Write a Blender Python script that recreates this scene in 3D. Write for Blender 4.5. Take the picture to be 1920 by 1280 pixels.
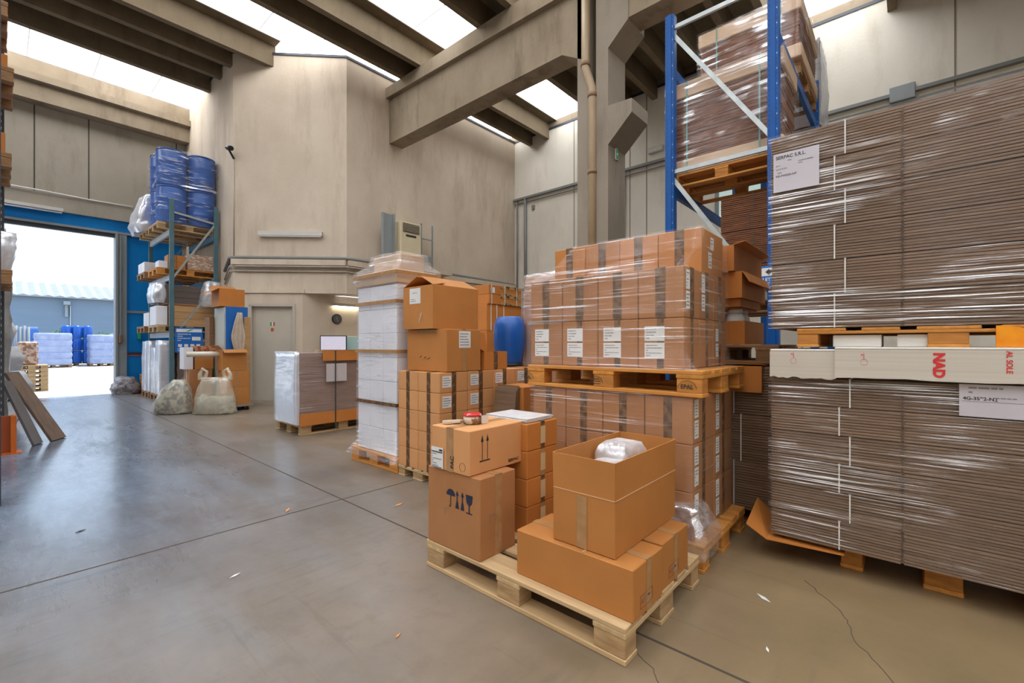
import bpy, bmesh, math, random
from mathutils import Vector, Matrix, noise
random.seed(7)
S = bpy.context.scene
for o in list(bpy.data.objects): bpy.data.objects.remove(o)
C = S.collection
# ------------------------------------------------ camera
cd = bpy.data.cameras.new('camera'); cam = bpy.data.objects.new('camera', cd); C.objects.link(cam)
TH = math.radians(41.3)
cam.location = (0, 0, 1.22)
cam.rotation_euler = (math.pi/2, 0, TH - math.pi/2)
cd.sensor_width = 36; cd.lens = 36*845/1920; cd.shift_y = 5/1920; cd.clip_start = .05; cd.clip_end = 300
S.camera = cam
# ------------------------------------------------ world, sun, exposure
S.view_settings.view_transform = 'Standard'; S.view_settings.look = 'None'
S.view_settings.gamma = 1; S.view_settings.use_curve_mapping = False
S.view_settings.exposure = 0.42
W = bpy.data.worlds.new('sky'); S.world = W; W.use_nodes = True
nt = W.node_tree; bg = nt.nodes['Background']
tc = nt.nodes.new('ShaderNodeTexCoord'); sx = nt.nodes.new('ShaderNodeSeparateXYZ'); rp = nt.nodes.new('ShaderNodeValToRGB')
nt.links.new(tc.outputs['Generated'], sx.inputs[0]); nt.links.new(sx.outputs['Z'], rp.inputs[0]); nt.links.new(rp.outputs[0], bg.inputs[0])
rp.color_ramp.elements[0].color = (.80, .90, 1, 1); rp.color_ramp.elements[1].color = (.40, .64, 1, 1); rp.color_ramp.elements[1].position = .6
bg.inputs[1].default_value = 1.7
SKY_E = 4.2
sl = bpy.data.lights.new('sun', 'SUN'); sl.energy = 4.5; sl.angle = .01; sl.color = (1, .96, .88)
so = bpy.data.objects.new('sun', sl); C.objects.link(so)
so.rotation_euler = Vector((-.45, -.25, -1.6)).to_track_quat('-Z', 'Y').to_euler()

# ------------------------------------------------ materials
MC = {}
def nodes(m):
    m.use_nodes = True
    return m.node_tree, m.node_tree.nodes['Principled BSDF']
def noise_fac(nt, scale=(1, 1, 1), s=5, detail=4, lo=.35, hi=.65, coord='Object', rough=.55):
    t = nt.nodes.new('ShaderNodeTexCoord'); mp = nt.nodes.new('ShaderNodeMapping'); n = nt.nodes.new('ShaderNodeTexNoise')
    mp.inputs['Scale'].default_value = scale; n.inputs['Scale'].default_value = s; n.inputs['Detail'].default_value = detail
    n.inputs['Roughness'].default_value = rough
    nt.links.new(t.outputs[coord], mp.inputs[0]); nt.links.new(mp.outputs[0], n.inputs[0])
    r = nt.nodes.new('ShaderNodeMapRange'); r.inputs[1].default_value = lo; r.inputs[2].default_value = hi
    nt.links.new(n.outputs[0], r.inputs[0])
    return r.outputs[0]
def mixc(nt, f, a, b):
    m = nt.nodes.new('ShaderNodeMix'); m.data_type = 'RGBA'
    if hasattr(f, 'links'): nt.links.new(f, m.inputs[0])
    else: m.inputs[0].default_value = f
    for i, c in ((6, a), (7, b)):
        if hasattr(c, 'links'): nt.links.new(c, m.inputs[i])
        else: m.inputs[i].default_value = (*c, 1)
    return m.outputs[2]
def mth(nt, op, a, b=0.):
    m = nt.nodes.new('ShaderNodeMath'); m.operation = op
    for i, v in ((0, a), (1, b)):
        if hasattr(v, 'links'): nt.links.new(v, m.inputs[i])
        else: m.inputs[i].default_value = v
    return m.outputs[0]
def bump(nt, b, f, st=.2, d=.01):
    n = nt.nodes.new('ShaderNodeBump'); n.inputs['Strength'].default_value = st; n.inputs['Distance'].default_value = d
    nt.links.new(f, n.inputs['Height']); nt.links.new(n.outputs[0], b.inputs['Normal'])
def plain(name, c, rough=.6, metal=0, spec=.5, var=.0, emit=0, c2=None, scale=(1, 1, 1), s=4, lo=.35, hi=.65, bmp=0, rnd=0, detail=4):
    if name in MC: return MC[name]
    m = bpy.data.materials.new(name); nt, b = nodes(m)
    b.inputs['Roughness'].default_value = rough; b.inputs['Metallic'].default_value = metal
    b.inputs['Specular IOR Level'].default_value = spec
    f = noise_fac(nt, scale, s, detail, lo, hi)
    if c2 is None: c2 = tuple(v*(1-max(var, .06)) for v in c)
    col = mixc(nt, f, c, c2)
    if rnd:
        oi = nt.nodes.new('ShaderNodeObjectInfo')
        v = mth(nt, 'ADD', mth(nt, 'MULTIPLY', oi.outputs['Random'], rnd), 1-rnd/2)
        hs = nt.nodes.new('ShaderNodeHueSaturation'); nt.links.new(v, hs.inputs['Value']); nt.links.new(col, hs.inputs['Color']); col = hs.outputs[0]
    nt.links.new(col, b.inputs['Base Color'])
    if bmp: bump(nt, b, f, bmp)
    if emit:
        b.inputs['Emission Color'].default_value = (*c, 1); b.inputs['Emission Strength'].default_value = emit
    MC[name] = m; return m
kraft = plain('kraft', (.50, .205, .055), .62, c2=(.44, .18, .045), s=3, rnd=.16, spec=.3)
kraft_pale = plain('kraft pale', (.64, .315, .13), .62, c2=(.58, .28, .11), s=3, rnd=.1, spec=.3)
kraft_grey = plain('kraft grey', (.42, .19, .075), .62, c2=(.37, .165, .06), s=3, rnd=.12, spec=.3)
kraft_warm = plain('kraft warm', (.55, .20, .045), .62, c2=(.48, .175, .035), s=3, rnd=.14, spec=.3)
kraft_in = plain('kraft inside', (.52, .25, .085), .7, s=3)
crease = plain('crease', (.66, .42, .24), .7)
flute = plain('fluted edge', (.25, .155, .095), .75, c2=(.15, .09, .052), scale=(1.5, 1.5, 130), s=1.5, rnd=.2, lo=.4, hi=.6)
flute_red = plain('fluted edge red', (.24, .095, .04), .8, c2=(.12, .042, .018), scale=(4, 4, 60), s=2, rnd=.25)
kraft_beige = plain('kraft beige', (.58, .40, .26), .6, c2=(.5, .34, .21), s=4)
tape_brown = plain('brown tape', (.2, .105, .045), .25, c2=(.11, .055, .025), s=22, lo=.45, hi=.55)
tape_tan = plain('tan tape', (.44, .25, .11), .25, c2=(.38, .2, .08), s=20)
paper = plain('paper', (.78, .78, .77), .6)
ink = plain('black ink', (.03, .026, .024), .6)
ink_blue = plain('blue ink', (.012, .018, .05), .6)
stamp_m = plain('stamp ink', (.28, .07, .03), .6)
ink_red = plain('red ink', (.7, .03, .03), .5)
ink_grey = plain('grey ink', (.22, .22, .22), .6)
white_card = plain('white card', (.80, .80, .85), .45, c2=(.72, .72, .78), s=3, rnd=.06)
foam = plain('white foam', (.78, .76, .72), .6, c2=(.7, .67, .62), scale=(1, 1, 12), s=3)
foam_side = plain('foam side', (.62, .57, .50), .65, c2=(.55, .5, .43), scale=(.3, .3, 30), s=2)
strap_w = plain('white strap', (.8, .78, .74), .4)
strap_d = plain('dark strap', (.04, .06, .05), .4)
strap_g = plain('green strap', (.12, .3, .25), .4)
def wood(name, a, b, sc, s=1.0):
    return plain(name, a, .7, c2=b, scale=sc, s=s, lo=.3, hi=.7, rnd=.25, bmp=.15, detail=6)
WD = {k: (wood('wood %s long' % k, a, b, (30, 2, 30)), wood('wood %s cross' % k, a, b, (2, 30, 30)), wood('wood %s block' % k, a2, b2, (9, 9, 40)))
      for k, a, b, a2, b2 in (('pale', (.62, .44, .24), (.45, .29, .14), (.5, .33, .17), (.33, .2, .09)),
                        ('orange', (.68, .30, .06), (.50, .20, .032), (.62, .26, .05), (.42, .165, .028)),
                        ('brown', (.36, .19, .08), (.22, .11, .045), (.3, .16, .07), (.2, .1, .04)))}
ply = wood('plywood', (.55, .34, .16), (.43, .24, .1), (3, 3, 25))
blue_steel = plain('blue steel', (.006, .095, .37), .45, c2=(.005, .08, .31), s=5, spec=.25)
galv = plain('galvanised steel', (.45, .48, .48), .38, metal=.6, c2=(.36, .39, .39), s=8)
teal = plain('teal steel', (.075, .16, .19), .5, c2=(.06, .13, .15), s=5)
blue_grey = plain('pale blue steel', (.50, .56, .62), .45, c2=(.4, .46, .53), s=5)
dark_steel = plain('dark steel', (.035, .042, .055), .4)
grey_steel = plain('grey steel', (.26, .29, .30), .5)
door_blue = plain('blue door paint', (.002, .22, .60), .5, spec=.2, c2=(.002, .17, .50), scale=(1, 1, .3), s=2)
grey_post = plain('grey post paint', (.24, .26, .27), .5, s=3)
black = plain('black plastic', (.015, .015, .017), .4)
cream = plain('cream plastic', (.66, .57, .38), .5)
drum_blue = plain('blue drum plastic', (.008, .10, .42), .3, c2=(.006, .08, .34), s=2)
beige_pipe = plain('beige pipe', (.43, .32, .20), .45, c2=(.34, .24, .14), scale=(1, 1, .4), s=3)
conduit = plain('conduit', (.20, .205, .20), .5)
conduit_paint = plain('painted conduit', (.42, .37, .31), .6)
screen_m = plain('monitor screen', (.50, .47, .56), .3, emit=.5, c2=(.42, .4, .5), scale=(3, 3, 30), s=3)
screen_g = plain('green screen', (.25, .36, .34), .3, emit=.2)
tube_m = plain('lamp tube', (1, .93, .75), .3, emit=7)
fix_w = plain('fixture', (.58, .56, .53), .5)
glass_g = plain('window glass', (.42, .55, .5), .1, emit=.5)
cloth_m = plain('cloth', (.60, .50, .40), .9, c2=(.5, .41, .32), s=9)
bagm = plain('bag contents', (.42, .38, .30), .8, c2=(.07, .07, .08), s=13, lo=.44, hi=.56)
green_s = plain('green sign', (.02, .38, .16), .4)
blue_s = plain('blue sign', (.01, .14, .50), .4)
leaf = plain('leaves', (.10, .25, .06), .8, c2=(.04, .12, .03), s=8)
orange_r = plain('orange reflector', (.95, .36, .01), .2, c2=(.85, .25, .01), s=12)
orange_p = plain('orange paint', (.55, .12, .01), .4)
yard_m = plain('yard concrete', (.50, .475, .42), .8, c2=(.44, .42, .38), s=.6)
yard_wall_m = plain('yard wall', (.17, .22, .28), .8, scale=(.3, .3, 2), s=2)
yroof = plain('corrugated roof', (.30, .30, .29), .6, s=2)
tinp = plain('printed tin', (.7, .62, .5), .35, c2=(.25, .12, .07), s=14, lo=.45, hi=.5)
def mk_wall(name, a, b, dirt, amt=.7, s=1.0):
    m = bpy.data.materials.new(name); nt, p = nodes(m)
    f = noise_fac(nt, (1, 1, .8), .7*s, 6, .35, .68, rough=.6)
    c = mixc(nt, f, a, b)
    g = noise_fac(nt, (1, 1, .22), 1.6*s, 7, .52, .80, rough=.65)
    c = mixc(nt, mth(nt, 'MULTIPLY', g, amt), c, dirt)
    h = noise_fac(nt, (1, 1, 1), 55, 5, .3, .75)
    c = mixc(nt, mth(nt, 'MULTIPLY', h, .10), c, tuple(v*.5 for v in a))
    nt.links.new(c, p.inputs['Base Color']); p.inputs['Roughness'].default_value = .85
    p.inputs['Specular IOR Level'].default_value = .2
    bump(nt, p, noise_fac(nt, (1, 1, 1), 18, 5, 0, 1), .25, .01)
    return m
plaster = mk_wall('plaster', (.66, .565, .455), (.55, .455, .355), (.36, .265, .18), .75, 1.3)
plaster_far = mk_wall('plaster far', (.76, .72, .63), (.67, .63, .55), (.40, .31, .22), .55)
concrete = mk_wall('concrete', (.33, .265, .19), (.235, .185, .125), (.11, .08, .05), .9, 1.6)
concrete_wall = mk_wall('concrete wall', (.37, .33, .27), (.31, .275, .22), (.17, .14, .105), .75, 1.2)
pillar_m = mk_wall('pillar concrete', (.31, .265, .21), (.26, .22, .17), (.15, .125, .095), .7, 1.8)
def mk_boards():
    m = mk_wall('board-marked concrete', (.20, .155, .10), (.155, .118, .075), (.08, .06, .038), .6, 2.0)
    return m
slab_m = mk_boards()
def mk_floor():
    m = bpy.data.materials.new('floor concrete'); nt, p = nodes(m)
    f = noise_fac(nt, (1, 1, 1), .75, 7, .38, .64, rough=.62)
    c = mixc(nt, f, (.255, .20, .15), (.155, .118, .08))
    g = noise_fac(nt, (1.3, .25, 1), 1.3, 8, .50, .70, rough=.7)
    c = mixc(nt, mth(nt, 'MULTIPLY', g, .55), c, (.20, .195, .18))
    k = noise_fac(nt, (1, 1, 1), 7, 8, .52, .72, rough=.7)
    c = mixc(nt, mth(nt, 'MULTIPLY', k, .5), c, (.13, .10, .07))
    t0 = nt.nodes.new('ShaderNodeTexCoord'); s0 = nt.nodes.new('ShaderNodeSeparateXYZ'); nt.links.new(t0.outputs['Object'], s0.inputs[0])
    w0 = nt.nodes.new('ShaderNodeMapRange'); w0.inputs[1].default_value = 1.1; w0.inputs[2].default_value = -.6; nt.links.new(mth(nt, 'SUBTRACT', s0.outputs['Y'], mth(nt, 'MULTIPLY', s0.outputs['X'], .4)), w0.inputs[0])
    c = mixc(nt, mth(nt, 'MULTIPLY', w0.outputs[0], .75), c, mixc(nt, f, (.33, .225, .11), (.21, .15, .07)))
    # bluish sky reflection painted into the floor colour along the lane to the door
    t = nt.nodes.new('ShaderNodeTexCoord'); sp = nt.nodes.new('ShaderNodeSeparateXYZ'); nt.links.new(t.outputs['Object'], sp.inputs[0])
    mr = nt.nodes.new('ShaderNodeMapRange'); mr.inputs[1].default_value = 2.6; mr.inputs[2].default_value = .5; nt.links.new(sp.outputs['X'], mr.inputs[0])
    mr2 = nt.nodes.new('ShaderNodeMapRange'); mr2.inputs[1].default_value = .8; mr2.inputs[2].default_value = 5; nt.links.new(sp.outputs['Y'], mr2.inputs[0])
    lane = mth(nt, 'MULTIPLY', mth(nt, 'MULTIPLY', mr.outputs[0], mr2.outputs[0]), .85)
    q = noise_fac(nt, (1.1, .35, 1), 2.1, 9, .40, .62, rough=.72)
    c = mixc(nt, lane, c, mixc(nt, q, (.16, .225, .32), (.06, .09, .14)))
    sc = noise_fac(nt, (1.3, 13, 1), 1.6, 6, .50, .68, rough=.62); sc2 = mth(nt, 'MULTIPLY', mth(nt, 'MULTIPLY', sc, noise_fac(nt, (1, 1, 1), .9, 3, .42, .6)), mr.outputs[0])
    c = mixc(nt, mth(nt, 'MULTIPLY', sc2, .6), c, (.05, .06, .075))
    sc3 = noise_fac(nt, (9, .5, 1), 1.5, 6, .60, .66, rough=.7)
    c = mixc(nt, mth(nt, 'MULTIPLY', sc3, .22), c, (.10, .085, .065))
    nt.links.new(c, p.inputs['Base Color'])
    r = nt.nodes.new('ShaderNodeMapRange'); r.inputs[3].default_value = .34; r.inputs[4].default_value = .54
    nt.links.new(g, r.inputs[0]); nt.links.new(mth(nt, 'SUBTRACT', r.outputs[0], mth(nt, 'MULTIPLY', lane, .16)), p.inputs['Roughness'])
    p.inputs['Specular IOR Level'].default_value = .5
    bump(nt, p, noise_fac(nt, (1, 1, 1), 9, 6, 0, 1), .12, .01)
    return m
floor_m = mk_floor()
def mk_film(name, base=.12, streak=.5, sc=(1.2, 1.2, 45), tint=(.93, .93, .96), s=1.3, lo=.53, hi=.66, diff=.35, tilt=0, gcol=None, ms=1.6, mlo=.46, mhi=.62):
    m = bpy.data.materials.new(name); nt, p = nodes(m); N = nt.nodes
    out = N['Material Output']
    t = N.new('ShaderNodeTexCoord'); mp = N.new('ShaderNodeMapping'); n = N.new('ShaderNodeTexNoise')
    mp.inputs['Scale'].default_value = sc; mp.inputs['Rotation'].default_value = (tilt, tilt*.6, 0)
    n.inputs['Scale'].default_value = s; n.inputs['Detail'].default_value = 5; n.inputs['Distortion'].default_value = .25
    nt.links.new(t.outputs['Object'], mp.inputs[0]); nt.links.new(mp.outputs[0], n.inputs[0])
    r = N.new('ShaderNodeMapRange'); r.inputs[1].default_value = lo; r.inputs[2].default_value = hi; nt.links.new(n.outputs[0], r.inputs[0])
    mask = noise_fac(nt, (1, 1, 1.9), ms, 4, mlo, mhi)
    f = mth(nt, 'ADD', mth(nt, 'MULTIPLY', mth(nt, 'MULTIPLY', r.outputs[0], mask), streak), base)
    bn = N.new('ShaderNodeBump'); bn.inputs['Strength'].default_value = .8; bn.inputs['Distance'].default_value = .012; nt.links.new(n.outputs[0], bn.inputs['Height'])
    tr = N.new('ShaderNodeBsdfTransparent'); gl = N.new('ShaderNodeBsdfGlossy'); df = N.new('ShaderNodeBsdfDiffuse')
    gl.inputs['Color'].default_value = (*(gcol or (.95, .96, 1)), 1); gl.inputs['Roughness'].default_value = .16; df.inputs['Color'].default_value = (*tint, 1)
    nt.links.new(bn.outputs[0], gl.inputs['Normal'])
    mx = N.new('ShaderNodeMixShader'); mx.inputs[0].default_value = diff; nt.links.new(gl.outputs[0], mx.inputs[1]); nt.links.new(df.outputs[0], mx.inputs[2])
    mo = N.new('ShaderNodeMixShader'); nt.links.new(f, mo.inputs[0]); nt.links.new(tr.outputs[0], mo.inputs[1]); nt.links.new(mx.outputs[0], mo.inputs[2])
    nt.links.new(mo.outputs[0], out.inputs[0]); N.remove(p)
    return m
film = mk_film('stretch film', .06, .8, sc=(1, 1, 60), lo=.56, hi=.66, tint=(1, .93, .90), mlo=.42)
film_fine = mk_film('stretch film fine', .05, .85, sc=(.8, .8, 75), lo=.56, hi=.64, tilt=.05, mlo=.44)
film_heavy = mk_film('stretch film heavy', .22, .6, sc=(2, 2, 30), lo=.46, hi=.62)
film_milky = mk_film('milky film', .5, .4, sc=(5, 5, 8), lo=.4, hi=.6, diff=.6)
film_bag = mk_film('bag film', .30, .45, sc=(6, 6, 7), lo=.4, hi=.6, diff=.75, tint=(.86, .82, .66))
film_silver = mk_film('silver film', .80, .3, sc=(4, 4, 10), lo=.4, hi=.6, diff=.55, tint=(.85, .88, .97))
def mk_emit(name, c, e):
    m = bpy.data.materials.new(name); nt, p = nodes(m)
    f = noise_fac(nt, (.4, 1, 1), 1.5, 2, .2, .9)
    col = mixc(nt, f, c, tuple(v*.9 for v in c))
    p.inputs['Base Color'].default_value = (.6, .6, .6, 1); p.inputs['Roughness'].default_value = .9
    nt.links.new(col, p.inputs['Emission Color']); p.inputs['Emission Strength'].default_value = e
    return m
pane_m = mk_emit('skylight pane', (.96, .975, 1), SKY_E)

# ------------------------------------------------ builders
def wloc(o):
    v = Vector(o.location); p = o.parent
    while p: v += Vector(p.location); p = p.parent
    return v
class MB:
    def __init__(s): s.bm = bmesh.new(); s.mats = []
    def mi(s, m):
        if m not in s.mats: s.mats.append(m)
        return s.mats.index(m)
    def box(s, x0, x1, y0, y1, z0, z1, m=None, M=None, bev=0):
        i = s.mi(m)
        r = bmesh.ops.create_cube(s.bm, size=1)
        vs = r['verts']
        for v in vs: v.co = Vector(((x0+x1)/2+v.co.x*(x1-x0), (y0+y1)/2+v.co.y*(y1-y0), (z0+z1)/2+v.co.z*(z1-z0)))
        fs = list({f for v in vs for f in v.link_faces})
        if bev:
            es = list({e for v in vs for e in v.link_edges})
            rr = bmesh.ops.bevel(s.bm, geom=es, offset=bev, segments=1, affect='EDGES')
            vs = list({v for f in rr['faces'] for v in f.verts} | {v for v in vs if v.is_valid}); fs = list({f for v in vs for f in v.link_faces})
        for f in fs: f.material_index = i
        if M is not None:
            for v in vs: v.co = M @ v.co
        return s
    def face(s, pts, m=None):
        i = s.mi(m); f = s.bm.faces.new([s.bm.verts.new(p) for p in pts]); f.material_index = i; return s
    def prism(s, pts, d, m=None):
        i = s.mi(m); d = Vector(d)
        a = [s.bm.verts.new(Vector(p)) for p in pts]; b = [s.bm.verts.new(Vector(p)+d) for p in pts]
        fs = [s.bm.faces.new(a[::-1]), s.bm.faces.new(b)]; n = len(a)
        for k in range(n): fs.append(s.bm.faces.new((a[k], a[(k+1) % n], b[(k+1) % n], b[k])))
        for f in fs: f.material_index = i
        return s
    def tube(s, pts, r, m=None, n=10, cap=True):
        i = s.mi(m); pts = [Vector(p) for p in pts]; rings = []
        rs = r if isinstance(r, (list, tuple)) else [r]*len(pts)
        for k, p in enumerate(pts):
            d = (pts[min(k+1, len(pts)-1)]-pts[max(k-1, 0)]).normalized()
            a = d.orthogonal().normalized() if k == 0 else (pa - d*pa.dot(d)).normalized()
            pa = a; b = d.cross(a)
            rings.append([s.bm.verts.new(p+(a*math.cos(2*math.pi*j/n)+b*math.sin(2*math.pi*j/n))*rs[k]) for j in range(n)])
        for q in range(len(rings)-1):
            for j in range(n):
                f = s.bm.faces.new((rings[q][j], rings[q][(j+1) % n], rings[q+1][(j+1) % n], rings[q+1][j])); f.material_index = i; f.smooth = True
        if cap:
            for rg in (rings[0][::-1], rings[-1]): f = s.bm.faces.new(rg); f.material_index = i
        return s
    def bar(s, a, b, w, h, m=None, up=(0, 0, 1)):
        a = Vector(a); b = Vector(b); d = (b-a); L = d.length; d.normalize()
        u = Vector(up); sd = d.cross(u)
        if sd.length < 1e-4: sd = d.cross(Vector((0, 1, 0)))
        sd.normalize(); u = sd.cross(d)
        M = Matrix((( d.x, sd.x, u.x, a.x), (d.y, sd.y, u.y, a.y), (d.z, sd.z, u.z, a.z), (0, 0, 0, 1)))
        return s.box(0, L, -w/2, w/2, -h/2, h/2, m, M)
    def lathe(s, c, prof, m=None, n=24, smooth=True):
        i = s.mi(m); c = Vector(c); rings = []
        for r, z in prof: rings.append([s.bm.verts.new(c+Vector((r*math.cos(2*math.pi*j/n), r*math.sin(2*math.pi*j/n), z))) for j in range(n)])
        for q in range(len(rings)-1):
            for j in range(n):
                f = s.bm.faces.new((rings[q][j], rings[q][(j+1) % n], rings[q+1][(j+1) % n], rings[q+1][j])); f.material_index = i; f.smooth = smooth
        for rg in (rings[0][::-1], rings[-1]): f = s.bm.faces.new(rg); f.material_index = i
        return s
    def shell(s, rings, m=None, n=14, amp=.004, top=True, seed=0, vs=3, fr=9, smooth=True):
        """closed rectangle rings [(x0,x1,y0,y1,z)], lofted with wrinkles"""
        i = s.mi(m); full = []
        for a, b in zip(rings, rings[1:]):
            for k in range(vs): full.append([a[j]+(b[j]-a[j])*k/vs for j in range(5)])
        full.append(rings[-1]); R = []
        for (x0, x1, y0, y1, z) in full:
            P = []
            for k in range(n): P.append((x0+(x1-x0)*k/n, y0, 0, -1))
            for k in range(n): P.append((x1, y0+(y1-y0)*k/n, 1, 0))
            for k in range(n): P.append((x1-(x1-x0)*k/n, y1, 0, 1))
            for k in range(n): P.append((x0, y1-(y1-y0)*k/n, -1, 0))
            row = []
            for (x, y, nx, ny) in P:
                d = noise.noise(Vector((x*fr, y*fr, z*fr*1.7+seed)))*amp+amp
                row.append(s.bm.verts.new((x+nx*d, y+ny*d, z+noise.noise(Vector((x*5, y*5, z*3+seed)))*amp)))
            R.append(row)
        q = 4*n
        for a, b in zip(R, R[1:]):
            for j in range(q):
                f = s.bm.faces.new((a[j], a[(j+1) % q], b[(j+1) % q], b[j])); f.material_index = i; f.smooth = smooth
        if top: f = s.bm.faces.new(R[-1]); f.material_index = i
        return s
    def build(s, name, m=None, parent=None, label=None):
        o0 = wloc(parent) if parent else Vector()
        for v in s.bm.verts: v.co -= o0
        bmesh.ops.recalc_face_normals(s.bm, faces=s.bm.faces[:])
        me = bpy.data.meshes.new(name); s.bm.to_mesh(me); s.bm.free()
        o = bpy.data.objects.new(name, me); C.objects.link(o)
        for x in (s.mats if len(s.mats) > 1 or (s.mats and m is None) else [m]): me.materials.append(x if x else m)
        if parent: o.parent = parent
        if label: o['label'] = label
        return o
def tag(o, label, cat, group=None, kind=None):
    if label: o['label'] = label
    if cat: o['category'] = cat
    if group: o['group'] = group
    if kind: o['kind'] = kind
    return o
def thing(name, loc, label, cat, group=None):
    o = bpy.data.objects.new(name, None); o.empty_display_size = .1; C.objects.link(o); o.location = loc
    return tag(o, label, cat, group)
def struct(name, mb, m): o = mb.build(name, m); o['kind'] = 'structure'; return o
def dup(root, dloc, label, group=None):
    def rec(o, par):
        c = o.copy(); C.objects.link(c)
        if par: c.parent = par
        for ch in list(kids.get(o, [])): rec(ch, c)
        return c
    kids = {}
    for ob in C.objects:
        if ob.parent: kids.setdefault(ob.parent, []).append(ob)
    r = rec(root, None); r.location = Vector(root.location)+Vector(dloc); r['label'] = label
    if group: r['group'] = group
    return r
# face frames: map (u right, v up) on a vertical face to world, out = distance proud of it
def FX(x, y, z): return lambda u, v, o=0: Vector((x-o, y-u, z+v))
def FY(x, y, z): return lambda u, v, o=0: Vector((x+u, y-o, z+v))
def quadp(mb, F, u0, u1, v0, v1, o, m=None, t=.0015):
    p = [F(u0, v0, o), F(u1, v0, o), F(u1, v1, o), F(u0, v1, o)]
    return mb.prism(p, F(0, 0, o+t)-F(0, 0, o), m)
def textm(mb, F, txt, u, v, size, o=.003, m=None, rot=0, sx=1.0, bold=0):
    cu = bpy.data.curves.new('t', 'FONT'); cu.body = txt; cu.size = size; cu.offset = bold
    ob = bpy.data.objects.new('t', cu); C.objects.link(ob)
    me = bpy.data.meshes.new_from_object(ob.evaluated_get(bpy.context.evaluated_depsgraph_get()))
    i = mb.mi(m); vs = []
    for w in me.vertices:
        x, y = w.co.x*sx, w.co.y
        x, y = x*math.cos(rot)-y*math.sin(rot), x*math.sin(rot)+y*math.cos(rot)
        vs.append(mb.bm.verts.new(F(u+x, v+y, o)))
    for p in me.polygons:
        try: f = mb.bm.faces.new([vs[k] for k in p.vertices]); f.material_index = i
        except ValueError: pass
    bpy.data.objects.remove(ob); bpy.data.curves.remove(cu); bpy.data.meshes.remove(me)
    return mb
def bars(mb, F, u0, u1, v0, v1, rows, o=.003, m=None, seed=0):
    """small print: rows of word dashes"""
    rg = random.Random(seed); h = (v1-v0)/rows
    for r in range(rows):
        u = u0
        while u < u1-.004:
            w = rg.uniform(.04, .2)*(u1-u0); e = min(u+w, u1*rg.uniform(.8, 1) if u1 > 0 else u1)
            if e > u: quadp(mb, F, u, e, v0+h*(r+.3), v0+h*(r+.62), o, m, .0006)
            u = e+.03*(u1-u0)
            if rg.random() < .15: break
    return mb

def pallet(name, cx, cy, z, along, label, kind='orange', L=1.2, Wd=.8, H=.144, group=None, epal=False):
    """L along axis 'along' ('x' or 'y'), base centre at cx,cy,z"""
    t = thing('wooden_pallet', (cx, cy, z), label, 'pallet', group)
    ml, mc, mbk = WD[kind]; f = H/.144
    bt, bh = .022*f, .078*f; zz = [0, bt, bt+bh, bt+bh+bt, H]
    def b(u0, u1, v0, v1, z0, z1, nm, m):
        M = MB()
        if along == 'y': M.box(cx+v0, cx+v1, cy+u0, cy+u1, z+z0, z+z1, bev=.003)
        else: M.box(cx+u0, cx+u1, cy+v0, cy+v1, z+z0, z+z1, bev=.003)
        return M.build(nm, m, t)
    la, ca = (ml, mc) if along == 'y' else (mc, ml)
    W2, L2 = Wd/2, L/2
    for v0, v1 in ((-W2, -W2+.1), (-.0725, .0725), (W2-.1, W2)): b(-L2, L2, v0, v1, 0, zz[1], 'bottom_board', la)
    blk = []
    for u0, u1 in ((-L2, -L2+.145), (-.0725, .0725), (L2-.145, L2)):
        b(u0, u1, -W2, W2, zz[2], zz[3], 'cross_board', ca)
        for v0, v1 in ((-W2, -W2+.1), (-.0725, .0725), (W2-.1, W2)): blk.append(b(u0+.004, u1-.004, v0+.003, v1-.003, zz[1], zz[2], 'block', mbk))
    bw = Wd*.181
    ks = [(-W2, -W2+bw), (-W2+.235*Wd, -W2+.36*Wd), (-bw/2, bw/2), (W2-.36*Wd, W2-.235*Wd), (W2-bw, W2)]
    for v0, v1 in ks: b(-L2, L2, v0, v1, zz[3], H, 'deck_board', la)
    return t
KR = {}
def carton(x0, x1, y0, y1, z0, z1, label, m=None, tape=None, tx=True, ty=True, group=None, tw=.05, name='carton', g=.002, labels=(), lift=0):
    t = thing(name, ((x0+x1)/2, (y0+y1)/2, z0), label, 'box', group); m = m or kraft
    x0 += g; x1 -= g; y0 += g; y1 -= g; z1 -= g
    MB().box(x0, x1, y0, y1, z0, z1, bev=.004).build('body', m, t)
    cx, cy = (x0+x1)/2, (y0+y1)/2
    if tape:
        e = .0012
        if tx:  # tape crosses the -X face
            M = MB(); M.box(x0-e, x0+.0004, cy-tw/2, cy+tw/2, z0, z1+e); M.box(x0-e, x1, cy-tw/2, cy+tw/2, z1-.0004, z1+e); M.build('tape', tape, t)
        if ty:
            M = MB(); M.box(cx-tw/2, cx+tw/2, y0-e, y0+.0004, z0, z1+e); M.box(cx-tw/2, cx+tw/2, y0-e, y1, z1-.0004, z1+e*1.4); M.build('tape', tape, t)
    for (fc, u, v, w, h, rows) in labels:   # paper labels
        F = FX(x0, y1, z0) if fc == 'x' else FY(x0, y0, z0)
        lb = quadp(MB(), F, u, u+w, v, v+h, .0015).build('paper_label', paper, t)
        M = MB(); bars(M, F, u+.08*w, u+.9*w, v+.1*h, v+.92*h, rows, .0032, seed=int(u*1000+v*777)); M.build('print', ink_grey, lb)
    return t
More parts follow.
